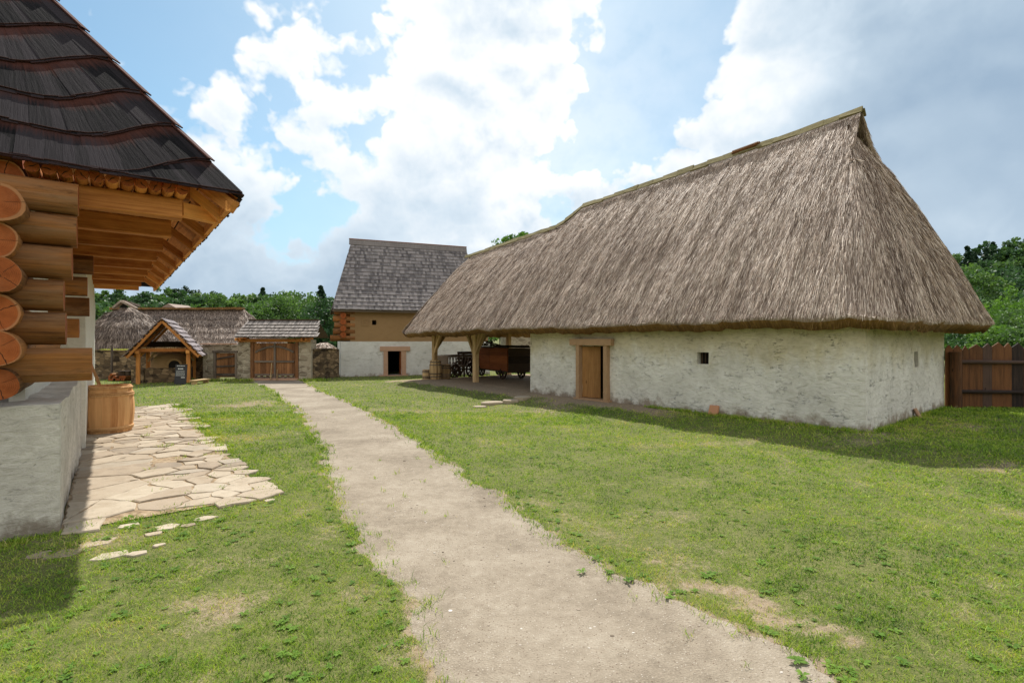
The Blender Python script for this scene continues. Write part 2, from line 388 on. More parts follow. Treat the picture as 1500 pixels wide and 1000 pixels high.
def stones(name, c1, c2, c3, mortar, sc=4.0, mort=.035, flat=1.7):
    m, q = mat(name); co = q.n('ShaderNodeTexCoord').outputs['Object']
    dist = q.n('ShaderNodeTexNoise', Vector=co, Scale=5.0, Detail=3.0).outputs['Color']
    v_ = q.mix(.09, q.scale(co, (1, 1, flat)), dist)
    e = q.n('ShaderNodeTexVoronoi', dict(feature='DISTANCE_TO_EDGE'), Vector=v_, Scale=sc).outputs['Distance']
    cl = q.n('ShaderNodeTexVoronoi', Vector=v_, Scale=sc).outputs['Color']
    nz = q.noise(co, 14, 5, .65)
    f = q.math('ADD', q.math('MULTIPLY', q.n('ShaderNodeSeparateColor', _0=cl).outputs[0], .75), q.math('MULTIPLY', nz, .3))
    c = q.ramp(f, [(.2, c1), (.5, c2), (.85, c3)])
    mm = q.mr(q.math('ADD', e, q.math('MULTIPLY', q.math('SUBTRACT', nz, .5), .05)), mort, mort*2.2)
    c = q.mix(mm, mortar, c); q.set(q.b.inputs['Base Color'], c); q.b.inputs['Roughness'].default_value = .95
    bump(q, q.math('ADD', q.math('MULTIPLY', mm, .7), q.math('MULTIPLY', nz, .4)), .8, .04); return m
def plain(name, c, rough=.8, var=.25, sc=6.0, metal=0.0, bs=.3):
    m, q = mat(name); co = q.n('ShaderNodeTexCoord').outputs['Object']; nz = q.noise(co, sc, 5, .65)
    q.set(q.b.inputs['Base Color'], q.mix(nz, tuple(x*(1-var) for x in c), tuple(min(1, x*(1+var)) for x in c)))
    q.b.inputs['Roughness'].default_value = rough; q.b.inputs['Metallic'].default_value = metal; bump(q, nz, bs, .02); return m
def leafmat(name, dark, mid, light, trans=.25):
    m, q = mat(name); r = attr(q, 'rnd')
    c = q.ramp(r, [(.0, dark), (.5, mid), (1.0, light)])
    q.set(q.b.inputs['Base Color'], c); q.b.inputs['Roughness'].default_value = .55
    tr = q.n('ShaderNodeBsdfTranslucent', Color=q.mix(1.0, c, (1.1, 1.25, .6), 'MULTIPLY'))
    ms = q.n('ShaderNodeMixShader', _0=trans, _1=q.b.outputs[0], _2=tr.outputs[0])
    q.n('ShaderNodeOutputMaterial', Surface=ms.outputs[0]); 
    for nd in list(q.nt.nodes):
        if nd.type == 'OUTPUT_MATERIAL' and not (nd.inputs[0].links and nd.inputs[0].links[0].from_node == ms): q.nt.nodes.remove(nd)
    return m

M = {}
M['orange'] = wood('warm_timber', lin(140, 80, 34), lin(238, 168, 94), bs=.3)
M['log'] = wood('log_bark_side', lin(58, 34, 16), lin(176, 118, 64), grain=36, bs=.9, streak=.9, grey=lin(140, 108, 78))
M['end'] = endgrain('log_end', lin(94, 44, 18), lin(178, 98, 50))
M['post'] = wood('pale_post_timber', lin(120, 92, 56), lin(214, 184, 138), bs=.3)
M['plank'] = wood('gate_plank', lin(96, 64, 40), lin(172, 122, 80), grain=22, bs=.4)
M['greywood'] = wood('grey_timber', lin(70, 60, 52), lin(140, 126, 112), bs=.4)
M['darkwood'] = wood('dark_timber', lin(34, 26, 20), lin(84, 66, 50), bs=.4)
M['fence'] = wood('fence_plank', lin(46, 30, 18), lin(128, 84, 50), grain=16, bs=.7)
M['fencedark'] = wood('fence_rail', lin(34, 26, 24), lin(86, 66, 56), bs=.5)
M['barrel'] = wood('barrel_stave', lin(176, 122, 74), lin(226, 176, 122), grain=30, bs=.2, streak=.2, knots=False)
M['hoop'] = wood('withy_hoop', lin(160, 112, 66), lin(222, 178, 126), bs=.2, knots=False)
M['redwood'] = wood('orange_plank', lin(104, 56, 26), lin(168, 98, 52), bs=.25)
M['door'] = wood('door_plank', lin(112, 78, 42), lin(176, 130, 80), bs=.3)
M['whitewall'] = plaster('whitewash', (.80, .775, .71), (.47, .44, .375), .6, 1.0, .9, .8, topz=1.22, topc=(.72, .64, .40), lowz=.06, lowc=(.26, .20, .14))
M['granwhite'] = plaster('granary_whitewash', (.74, .73, .69), (.52, .49, .43), .5, .8, .8, .4, lowz=.0, lowc=(.24, .17, .11))
M['plinth'] = plaster('plinth_plaster', (.66, .625, .56), (.42, .385, .33), .9, 1.2, .6, .4, lowz=.06, lowc=(.20, .16, .12))
M['sidewall'] = plaster('side_plaster', (.74, .72, .66), (.60, .56, .48), .4, 1, .5, .15)
M['clay'] = plaster('clay_plaster', (.33, .21, .10), (.28, .175, .085), .5, .6, .3, 0)
M['stucco'] = stones('rubble_plaster', lin(128, 116, 98), lin(164, 150, 130), lin(188, 176, 156), lin(176, 164, 144), 3.4, .05, 1.9)
M['rubble'] = stones('rubble_stone', lin(66, 54, 42), lin(116, 96, 72), lin(160, 136, 104), lin(98, 84, 66), 4.2, .03, 1.9)
M['sandstone'] = plain('sandstone', lin(186, 150, 124), .9, .18, 7, bs=.4)
M['thatch'] = thatch('thatch', lin(88, 74, 66), lin(150, 132, 119), lin(200, 183, 168), lin(158, 136, 117))
M['thatchcut'] = thatch('thatch_cut_edge', lin(72, 50, 26), lin(122, 90, 52), lin(166, 130, 80), lin(130, 96, 54))
M['straw'] = straw('straw', lin(114, 96, 82), lin(184, 162, 143), lin(234, 217, 198))
M['strawfar'] = straw('straw_far', lin(74, 62, 54), lin(128, 111, 98), lin(178, 160, 144))
M['strawwarm'] = straw('straw_under', lin(86, 56, 26), lin(140, 104, 60), lin(186, 150, 96))
M['moss'] = plain('mossy_ridge', lin(118, 108, 72), .95, .45, 9, bs=.8)
M['shdark'] = shingle('dark_shingle', lin(10, 9, 10), lin(50, 45, 48), lin(92, 50, 36), .55)
M['shgrey'] = shingle('grey_shingle', lin(78, 73, 72), lin(146, 138, 134))
M['shgate'] = shingle('gate_shingle', lin(84, 78, 73), lin(156, 146, 138))
M['shoven'] = shingle('oven_shingle', lin(92, 82, 84), lin(146, 134, 134))
M['doorframe'] = plain('door_frame_stone', lin(168, 136, 104), .9, .25, 9, bs=.5)
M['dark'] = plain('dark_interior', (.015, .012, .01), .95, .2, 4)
M['iron'] = plain('iron', (.03, .028, .027), .5, .3, 12, .6)
M['board'] = plain('sign_board', (.035, .033, .036), .5, .1, 4)
M['ink'] = plain('sign_ink', (.75, .75, .75), .6, .05, 4)
M['leafA'] = leafmat('leaf_green', (.045, .090, .030), (.085, .155, .048), (.15, .24, .07), .35)
M['leafB'] = leafmat('leaf_bright', (.055, .12, .022), (.095, .19, .032), (.17, .29, .06), .32)
M['leafC'] = leafmat('needle_dark', (.012, .035, .016), (.022, .055, .024), (.04, .085, .035), .1)
M['leafD'] = leafmat('leaf_dark', (.026, .062, .028), (.050, .106, .042), (.088, .165, .058), .28)
M['bark'] = wood('bark', (.05, .035, .025), (.14, .11, .085), bs=.9)
M['tile'] = plain('terracotta_slab', lin(190, 138, 104), .8, .15, 10)
# ------------------------------------------------------------------ ground, path
A = KB*np.array([7.01, 10.15])            # near corner of the barn's walls
def barn_local(x, y):
    rx = np.asarray(x)-A[0]; ry = np.asarray(y)-A[1]
    return rx*D2[0]+ry*D2[1], rx*D1[0]+ry*D1[1]
LRZ = math.radians(38.29)
LD2 = np.array([math.cos(LRZ), math.sin(LRZ)]); LD1 = np.array([-math.sin(LRZ), math.cos(LRZ)])
LO = np.array([-4.27, 4.84])
def house_local(x, y):
    rx = np.asarray(x)-LO[0]; ry = np.asarray(y)-LO[1]
    return rx*LD2[0]+ry*LD2[1], rx*LD1[0]+ry*LD1[1]

PL = [(366,556.5),(395,572),(420,590),(440,608),(455,628),(466,650),(470,675),(484,712),(500,752),(514,790),(545,824),(578,852),(600,880),(592,915),(606,950),(640,990),(690,1060),(760,1200),(850,1500)]
PR = [(438,556.5),(465,569),(500,583),(545,605),(600,637),(640,665),(700,703),(760,752),(830,797),(900,838),(1000,882),(1100,927),(1180,962),(1240,1000),(1340,1060),(1560,1200),(2000,1500)]
def dens(poly, n):
    out = []
    for a, b in zip(poly[:-1], poly[1:]):
        for k in range(n): out.append((a[0]+(b[0]-a[0])*k/n, a[1]+(b[1]-a[1])*k/n))
    out.append(poly[-1]); return out
def edge_world(poly, amp, seed):
    pts = np.array([ground(px, py)[:2] for px, py in dens(poly, 14)])
    tg = np.gradient(pts, axis=0); tg /= np.linalg.norm(tg, axis=1)[:, None]+1e-9
    nr = np.stack([-tg[:, 1], tg[:, 0]], 1)
    o = (fbm(pts[:, 0]+seed, pts[:, 1], 2.3, 4)-.5)*amp + (fbm(pts[:, 0]+seed, pts[:, 1]+40, 9, 3)-.5)*amp*.45
    return pts+nr*o[:, None]
EL = edge_world(PL, .34, 3.3); ER = edge_world(PR, .34, 57.1)
def interp_line(pts, n=500):
    s = np.r_[0, np.cumsum(np.linalg.norm(np.diff(pts, axis=0), axis=1))]
    q = s/s[-1]; tt = np.linspace(0, 1, n)
    return np.stack([np.interp(tt, q, pts[:, 0]), np.interp(tt, q, pts[:, 1])], 1)
# match left and right by world depth (y)
yy = np.concatenate([np.linspace(24.0, 10, 90), np.linspace(10, 1.5, 260)[1:]])
o_ = np.argsort(EL[:, 1]); xl = np.interp(yy, EL[o_, 1], EL[o_, 0])
o_ = np.argsort(ER[:, 1]); xr = np.interp(yy, ER[o_, 1], ER[o_, 0])
def path_dist(x, y):
    """>0 inside the path (metres to the nearer edge, measured across)"""
    o = np.argsort(yy); l = np.interp(y, yy[o], xl[o]); r = np.interp(y, yy[o], xr[o])
    return np.minimum(x-l, r-x)
BARE = [(350,880,90,30,.75),(300,905,50,24,.5),(400,868,40,16,.5),(520,868,40,22,.5),(1020,858,40,12,.95),(1060,868,50,14,1),(1105,885,50,15,1),(1150,905,50,15,1),(1195,922,46,14,1),(1240,940,36,12,1),(965,822,34,14,.9),(905,768,22,8,.6),(1000,800,60,14,.45),(1200,870,120,20,.3),
        (800,735,50,14,.6),(830,760,50,12,.6),(870,780,50,12,.5),(360,593,44,5,.9),(455,572,22,2.5,.7),(395,640,40,14,.4),(640,602,90,3.5,.6),(560,600,60,3,.5),(1070,650,110,3,.55),(1240,650,60,4,.7),
        (820,598,80,5,.6),(1420,625,50,6,.6),(1480,682,60,8,.9),(130,790,90,22,.5),(1290,640,60,5,.5),(620,940,40,50,.3),(560,880,50,40,.35),(1330,720,50,12,.3),(700,690,40,12,.3),(60,900,60,20,.15),(1350,850,90,30,.25),(1400,960,90,30,.25)]
BW = []
for px, py, rx, ry, s in BARE:
    X, D, g = ground(px, py); BW.append((X, D, rx*D/F, ry*D*D/(F*HC), s))
def bare(x, y):
    x = np.asarray(x, float); y = np.asarray(y, float)
    n = fbm(x, y, 1.7, 4); n2 = fbm(x+31, y+7, 7, 3); n3a = fbm(x+3, y+71, 2.6, 3); n3b = fbm(x+53, y+1, 2.6, 3)
    b = np.zeros_like(x)
    for X, D, rx, ry, s in BW:
        q = np.sqrt(((x-X)/rx+(n3a-.5)*1.6)**2+((y-D)/ry+(n3b-.5)*1.6)**2)
        b = np.maximum(b, s*.88*(1-sstep(.1, 1.45, q+(n-.5)*1.6+(n2-.5)*.9)))
    bx, by = barn_local(x, y)
    ap = (1-sstep(.55, .95, -bx+(n-.5)*.9))*sstep(2.6, 4.4, by)*(by < 17.5)*(bx < .4)
    ap2 = (1-sstep(.05, .28, -bx+(n-.5)*.5))*(by > -.3)*(by < 5)*(bx < .3)
    fl = sstep(-.75, -.35, bx+(n-.5)*.8)*(bx < 5.9)*sstep(8.6, 8.9, by)*(1-sstep(16.3, 17.2, by+(n-.5)))
    b = np.maximum.reduce([b, ap, ap2*.9, fl])
    b = np.maximum(b, .9*(1-sstep(.05, .3, np.abs(y-24)))*(x < -9)*(x > -16))
    b = np.maximum(b, (sstep(.58, .74, n)*.35))
    pd = path_dist(x, y); b = np.maximum(b, np.where(y < 25, sstep(-.07, .06, pd+(n2-.5)*.22), 0))
    return np.clip(b+(n2-.5)*.25*(b > .02), 0, 1)

na = 900
rr = [0.05]
while rr[-1] < 5: rr.append(rr[-1]+max(.06, rr[-1]*.016))
while rr[-1] < 700: rr.append(rr[-1]*1.025)
rr = np.array(rr); th = np.linspace(0, 2*np.pi, na, endpoint=False)
RR, TH = np.meshgrid(rr, th, indexing='ij'); GX = RR*np.sin(TH); GY = RR*np.cos(TH)
GZ = terrain(GX, GY)
bb = bare(GX, GY)
GZ = GZ - .028*np.where(GY < 26, sstep(0, .12, path_dist(GX, GY)), 0)
V = np.stack([GX, GY, GZ], -1).reshape(-1, 3)
ii, jj = np.meshgrid(np.arange(len(rr)-1), np.arange(na), indexing='ij'); j2 = (jj+1) % na
Q = np.stack([ii*na+jj, ii*na+j2, (ii+1)*na+j2, (ii+1)*na+jj], -1).reshape(-1, 4)[:, ::-1].copy()
gm, q = mat('ground'); pos = q.n('ShaderNodeNewGeometry').outputs['Position']; b_ = attr(q, 'bare')
n1 = q.noise(pos, 1.1, 5, .6); n2 = q.noise(pos, 16, 5, .7); n3 = q.noise(pos, 110, 3, .6); n4 = q.noise(pos, .35, 4, .6)
gf = q.math('ADD', q.math('MULTIPLY', n1, .2), q.math('ADD', q.math('MULTIPLY', n2, .35), q.math('MULTIPLY', n3, .5)))
gc = q.ramp(gf, [(.33, (.035, .05, .014)), (.5, (.10, .115, .03)), (.66, (.24, .215, .09))])
gc = q.mix(q.mr(n4, .35, .65, 0, .25), gc, (.15, .17, .045))
dc = q.ramp(q.math('ADD', q.math('MULTIPLY', n2, .6), q.math('MULTIPLY', n3, .4)), [(.3, lin(106, 90, 70)), (.5, lin(144, 127, 104)), (.7, lin(172, 156, 134))])
bm_ = q.mr(q.math('ADD', b_, q.math('ADD', q.math('MULTIPLY', q.math('SUBTRACT', n3, .5), 1.1), q.math('MULTIPLY', q.math('SUBTRACT', n2, .5), .9))), .25, .75)
q.set(q.b.inputs['Base Color'], q.mix(bm_, gc, dc)); q.b.inputs['Roughness'].default_value = .97
bump(q, q.math('ADD', n2, q.math('MULTIPLY', n3, .5)), .6, .03)
o = npmesh('ground', V, Q, gm, attrs={'bare': ('POINT', bb.ravel())}, smooth=True); setp(o, kind='structure')

# path: its own sheet
npx = 40
tt_ = np.linspace(0, 1, npx)
PX = xl[:, None]*(1-tt_)+xr[:, None]*tt_; PY = np.repeat(yy[:, None], npx, 1)
rim = np.minimum(tt_, 1-tt_)[None, :]*(xr-xl)[:, None]
PZ = terrain(PX, PY)-.028*sstep(0, .12, rim)+.006+.004*sstep(0, .1, rim)-.03*(rim < 1e-6)+.012*(fbm(PX, PY, 3, 3)-.5)+.008
ii, jj = np.meshgrid(np.arange(len(yy)-1), np.arange(npx-1), indexing='ij')
Q = np.stack([ii*npx+jj, (ii+1)*npx+jj, (ii+1)*npx+jj+1, ii*npx+jj+1], -1).reshape(-1, 4).copy()
pm, q = mat('sandy_path'); pos = q.n('ShaderNodeNewGeometry').outputs['Position']
n1 = q.noise(pos, .9, 5, .6, .4); n2 = q.noise(pos, 9, 6, .7); n3 = q.noise(pos, 90, 4, .7)
vo = q.n('ShaderNodeTexVoronoi', Vector=pos, Scale=75.0); 
f = q.math('ADD', q.math('MULTIPLY', n1, .45), q.math('ADD', q.math('MULTIPLY', n2, .3), q.math('MULTIPLY', n3, .3)))
c = q.ramp(f, [(.36, lin(110, 99, 84)), (.52, lin(146, 134, 117)), (.68, lin(172, 161, 144))])
sp_ = q.n('ShaderNodeSeparateColor', _0=vo.outputs['Color']).outputs[0]
c = q.mix(q.math('MULTIPLY', q.mr(sp_, .86, .9), q.mr(vo.outputs['Distance'], .35, .25)), c, lin(180, 170, 156))
c = q.mix(q.math('MULTIPLY', q.mr(sp_, .12, .08), q.mr(vo.outputs['Distance'], .4, .3)), c, lin(112, 96, 80))
q.set(q.b.inputs['Base Color'], c); q.b.inputs['Roughness'].default_value = .97
hb = q.math('ADD', q.math('MULTIPLY', n2, .8), q.math('ADD', q.math('MULTIPLY', n3, .5), q.math('MULTIPLY', q.math('SUBTRACT', 1.0, vo.outputs['Distance']), .35)))
bump(q, hb, .7, .02)
o = npmesh('path', np.stack([PX, PY, PZ], -1).reshape(-1, 3), Q, pm, smooth=True); setp(o, kind='structure')

# pebbles lying on the path
pv, pf, pr = [], [], []
for k in range(2600):
    D = 2.2+rng.random()**1.6*12; i = int(np.argmin(np.abs(yy-D))); x = xl[i]+(xr[i]-xl[i])*rng.random(); y = D
    s = .0025+.006*rng.random()**3+(.012*rng.random() if k % 130 == 0 else 0)
    z = float(terrain(x, y))-.012; b0 = len(pv); a0 = rng.random()*6.28; r_ = rng.random()
    n = 6
    for (hh, sc) in ((0, 1), (.55, .8)):
        for m_ in range(n):
            an = a0+m_*6.283/n; rr_ = s*sc*(.75+.5*rng.random()); pv.append((x+math.cos(an)*rr_*1.3, y+math.sin(an)*rr_, z+hh*s))
    for m_ in range(n): pf.append((b0+m_, b0+(m_+1) % n, b0+n+(m_+1) % n, b0+n+m_)); pr.append(r_)
    pf.append(tuple(b0+n+m_ for m_ in range(n))); pr.append(r_)
pbm, q = mat('pebble'); q.set(q.b.inputs['Base Color'], q.ramp(attr(q, 'rnd'), [(0, lin(104, 92, 78)), (.6, lin(150, 136, 120)), (1, lin(206, 198, 188))]))
o = npmesh('pebbles', pv, pf, pbm, attrs={'rnd': ('FACE', pr)}); setp(o, 'small pale pebbles scattered over the sandy path', 'pebbles', kind='stuff')

# ------------------------------------------------------------------ paved terrace in front of the log house
def clip(poly, n, c):
    out = []
    for i in range(len(poly)):
        p, r = poly[i], poly[(i+1) % len(poly)]
        dp, dr = p[0]*n[0]+p[1]*n[1]-c, r[0]*n[0]+r[1]*n[1]-c
        if dp <= 0: out.append(p)
        if (dp < 0) != (dr < 0) and dp != dr:
            s = dp/(dp-dr); out.append((p[0]+(r[0]-p[0])*s, p[1]+(r[1]-p[1])*s))
    return out
def cells(pts, bound, an=1.0):
    res = []
    for i, p in enumerate(pts):
        poly = bound
        d = np.hypot(pts[:, 0]-p[0], pts[:, 1]-p[1]); idx = np.argsort(d)[1:22]
        for j in idx:
            r = pts[j]; n = (r[0]-p[0], r[1]-p[1]); m = ((r[0]+p[0])/2, (r[1]+p[1])/2)
            poly = clip(poly, n, n[0]*m[0]+n[1]*m[1])
            if len(poly) < 3: break
        if len(poly) >= 3: res.append((p, poly))
    return res
def slab_mesh(polys, place, rs, name, material, parent=None):
    v, f, rd, mi = [], [], [], []
    for poly in polys:
        n = len(poly); c = np.mean(poly, axis=0); b0 = len(v); r = rs.random(); tl = rs.normal(0, .009, 2); hz = rs.normal(0, .005)
        P = []
        for k in range(n):                                    # subdivide and roughen each side
            a, b = np.array(poly[k]), np.array(poly[(k+1) % n]); L = np.linalg.norm(b-a); m_ = max(1, int(L/.09))
            for s in range(m_): P.append(a+(b-a)*s/m_+(rs.normal(0, .011, 2) if s else rs.normal(0, .004, 2)))
        P = np.array(P); n = len(P)
        for sc, z in ((1.0, -.06), (1.0, .030), (.955, .040)):
            for p in P:
                pp = c+(p-c)*sc; v.append(place(pp[0], pp[1], z+(tl@(pp-c) if z > 0 else 0)+(hz if z > 0 else 0)))
        for lv in range(2):
            for k in range(n): f.append((b0+lv*n+k, b0+lv*n+(k+1) % n, b0+(lv+1)*n+(k+1) % n, b0+(lv+1)*n+k)); rd.append(r)
        f.append(tuple(b0+2*n+k for k in range(n))); rd.append(r)
    return npmesh(name, v, f, material, parent, attrs={'rnd': ('FACE', rd)})
fm, q = mat('flagstone'); co = q.n('ShaderNodeTexCoord').outputs['Object']; r = attr(q, 'rnd')
nz = q.noise(co, 4, 8, .72, .6); nf = q.noise(co, 50, 4, .6)
c = q.ramp(q.math('ADD', q.math('MULTIPLY', r, .55), q.math('MULTIPLY', nz, .5)), [(.15, lin(118, 108, 96)), (.38, lin(158, 142, 122)), (.6, lin(172, 158, 138)), (.9, lin(188, 176, 156))])
c = q.mix(q.mr(r, .95, .96, 0, .5), c, lin(138, 128, 116)); c = q.mix(q.mr(q.noise(co, 2.2, 6, .7, .5), .48, .68, 0, .5), c, lin(142, 124, 100)); c = q.mix(q.mr(q.noise(co, 9, 5, .7), .58, .68, 0, .45), c, lin(126, 116, 100)); c = q.mix(q.mr(nf, .35, .25, 0, .4), c, lin(120, 100, 80))
q.set(q.b.inputs['Base Color'], c); bump(q, q.math('ADD', nz, q.math('MULTIPLY', nf, .5)), .5, .015)
rs = np.random.default_rng(5)
pts = []
W0 = 1.98
while len(pts) < 300:
    yl = rs.random()*12.2-.8; xw = rs.random()*(W0+.8)
    if yl < 3.2 and xw < .95 and rs.random() < .72: continue
    if xw > 1.0 and rs.random() < .12: pass
    if all(((xw-a_)/1.25)**2+(yl-b_)**2 > .14**2 for a_, b_ in pts): pts.append((xw, yl))
pts = np.array(pts)
polys = []
for p, poly in cells(pts, [(0.0, -1.2), (W0+1.2, -1.2), (W0+1.2, 12.4), (0.0, 12.4)]):
    poly = np.array(poly); c = poly.mean(0); sz = np.sqrt(max(1e-6, abs(.5*np.sum(poly[:, 0]*np.roll(poly[:, 1], -1)-poly[:, 1]*np.roll(poly[:, 0], -1)))))
    if sz < .09 or c[1] < -.05 or c[1] > 10.9 or c[0] > W0-.08+.07*math.sin(c[1]*2.3): continue
    if c[0] > W0-.3 and rs.random() < .08: continue
    polys.append([tuple(c+(p_-c)*(1-(.016 if rs.random() < .7 else .035)/sz)) for p_ in poly])
def lplace(x, y, z): return (LO[0]+x*LD2[0]+y*LD1[0], LO[1]+x*LD2[1]+y*LD1[1], z-.012)
extra = []
for px, py, s in [(140,795,.30),(190,770,.20),(245,772,.26),(225,783,.16),(160,815,.26),(95,810,.3),(60,812,.2),(275,770,.15),(395,733,.13),(232,800,.1),(300,760,.2),(330,742,.14),(200,812,.14)]:
    X, D, g = ground(px, py); lx, ly = house_local(X, D)
    n = rs.integers(5, 8); a0 = rs.random()*6
    extra.append([(lx+math.cos(a0+6.283*k/n)*s*.6*(.7+.4*rs.random()), ly+math.sin(a0+6.283*k/n)*s*.42*(.7+.4*rs.random())) for k in range(n)])
o = slab_mesh(polys, lplace, rs, 'pavement', fm); setp(o, kind='structure')
o = slab_mesh(extra, lambda x, y, z: lplace(x, y, z-.013), rs, 'sunken_stones', fm)
setp(o, 'broken pale stones sunk in the grass at the near end of the paved terrace', 'paving stones', kind='stuff')
sb = MB(); sb.face([lplace(0, -.05, .027), lplace(W0-.15, -.02, .027), lplace(W0-.22, 10.75, .027), lplace(0, 10.75, .027)])
jm, q = mat('joint_sand'); pos = q.n('ShaderNodeNewGeometry').outputs['Position']
q.set(q.b.inputs['Base Color'], q.ramp(q.noise(pos, 12, 5, .7), [(.35, lin(110, 92, 68)), (.5, lin(150, 128, 100)), (.66, lin(172, 154, 128))])); bump(q, q.noise(pos, 60, 3, .6), .5, .01)
o = sb.build('terrace_bed', jm); setp(o, kind='structure')

# ------------------------------------------------------------------ grass blades
def keep_grass(x, y):
    k = 1-np.clip(bare(x, y)*1.08, 0, 1)**1.3
    k *= (.45+.55*sstep(.28, .5, fbm(x+5, y+5, 3.1, 3)))*(.5+.5*sstep(.3, .5, fbm(x-5, y+15, 11, 2)))
    lx, ly = house_local(x, y)
    k = np.where((lx < W0-.1) & (lx > -.02) & (ly > 0) & (ly < 10.8), .0, k)
    k = np.where((lx <= 0) & (lx > -7.5) & (ly > -.0), 0, k)
    bx, by = barn_local(x, y); k = np.where((bx > 0) & (bx < 5.4) & (by > 0) & (by < 16.5), 0, k)
    k = np.where(y > 23.9, np.where((x > -8.7) , k, 0), k)
    return k
def scatter(n, d0, d1, pw, spread=1.12):
    D = (d0**(1-pw)+(d1**(1-pw)-d0**(1-pw))*rng.random(n))**(1/(1-pw))
    x = (rng.random(n)*2-1)*(D*spread+2.4); return x, D
def grass_mesh(name, x, y, hmin, hmax, wf, lean, label, cat, material, flat=False, dry=.5):
    n = len(x); z = terrain(x, y)+.0
    dist = np.hypot(x, y); h = (hmin+(hmax-hmin)*rng.random(n)**1.8)*(.7+.8*fbm(x, y, 5.5, 3)**1.3); a = rng.random(n)*6.283
    wd = wf*(.6+.8*rng.random(n))*np.clip(dist/4.5, .8, 4.0)**.85
    h = h*np.clip(dist/7, 1, 1.6)
    la = rng.random(n)*6.283; ln = lean*h*(.2+rng.random(n))
    base = np.stack([x, y, z-.004], 1); w_ = np.stack([np.cos(a)*wd, np.sin(a)*wd, np.zeros(n)], 1)
    l_ = np.stack([np.cos(la)*ln, np.sin(la)*ln, np.zeros(n)], 1); up = np.stack([np.zeros(n), np.zeros(n), h], 1)
    p0 = base-w_; p1 = base+w_; p2 = base+w_*.7+l_*.4+up*.6; p3 = base-w_*.7+l_*.4+up*.6; p4 = base+l_*1.2+up*(1.0 if not flat else .75)
    V = np.stack([p0, p1, p2, p3, p4], 1).reshape(-1, 3); i = np.arange(n)*5
    Fq = np.stack([i, i+1, i+2, i+3], 1); Ft = np.stack([i+3, i+2, i+4], 1)
    me = bpy.data.meshes.new(name); me.vertices.add(len(V)); me.vertices.foreach_set('co', V.astype(np.float32).ravel())
    me.loops.add(n*7); me.loops.foreach_set('vertex_index', np.concatenate([Fq, Ft], 1).astype(np.int32).ravel())
    me.polygons.add(2*n); st = np.stack([np.arange(n)*7, np.arange(n)*7+4], 1).ravel(); me.polygons.foreach_set('loop_start', st.astype(np.int32))
    try: me.polygons.foreach_set('loop_total', np.tile([4, 3], n).astype(np.int32))
    except Exception: pass
    me.materials.append(material)
    rv = np.clip(.66*rng.random(n)+.62*(fbm(x+9, y+2, .8, 4)-.33)+.55*(fbm(x+3, y+8, 6.5, 3)-.5)+dry*bare(x, y), 0, 1)
    at_ = me.attributes.new('rnd', 'FLOAT', 'FACE'); at_.data.foreach_set('value', np.repeat(rv, 2).astype(np.float32))
    me.update(calc_edges=True); o = bpy.data.objects.new(name, me); COL.objects.link(o); setp(o, label, cat, kind='stuff'); return o
def grassmat(name, stops, tr=.32):
    m, q = mat(name); c = q.ramp(attr(q, 'rnd'), stops); q.set(q.b.inputs['Base Color'], c); q.b.inputs['Roughness'].default_value = .5
    q.b.inputs['Specular IOR Level'].default_value = .3
    trn = q.n('ShaderNodeBsdfTranslucent', Color=q.mix(1.0, c, (1.3, 1.3, .55), 'MULTIPLY'))
    ms = q.n('ShaderNodeMixShader', _0=tr, _1=q.b.outputs[0], _2=trn.outputs[0])
    [q.nt.nodes.remove(nd) for nd in list(q.nt.nodes) if nd.type == 'OUTPUT_MATERIAL']; q.n('ShaderNodeOutputMaterial', Surface=ms.outputs[0]); return m
GS = [(0, (.035, .095, .010)), (.25, (.13, .25, .02)), (.47, (.28, .43, .042)), (.80, (.44, .50, .085)), (.92, (.60, .50, .20)), (1, (.62, .48, .28))]
M['grass'] = grassmat('grass_blade', GS)
x, y = scatter(950000, 1.6, 13, .9)
k = rng.random(len(x)) < keep_grass(x, y)
grass_mesh('lawn_grass', x[k], y[k], .012, .036, .0021, 1.2, 'short uneven lawn grass on both sides of the path', 'grass', M['grass'])
x, y = scatter(240000, 11, 30, 1.3, 1.15)
k = rng.random(len(x)) < keep_grass(x, y)
grass_mesh('distant_lawn_grass', x[k], y[k], .014, .032, .0026, 1.2, 'short lawn grass in the far half of the yard', 'grass', M['grass'])
x, y = scatter(80000, 1.8, 9, 1.01)                       # clover-like low leaves
k = rng.random(len(x)) < keep_grass(x, y)*(fbm(x+50, y, 1.5, 3) > .5)
M['clover'] = grassmat('clover_leaf', [(0, (.055, .12, .012)), (.5, (.11, .21, .022)), (1, (.19, .31, .04))])
M['clover'].node_tree.nodes['Principled BSDF'].inputs['Roughness'].default_value = .8
grass_mesh('clover', x[k], y[k], .008, .02, .006, 1.6, 'low broad leaved clover growing through the lawn', 'clover', M['clover'], True)
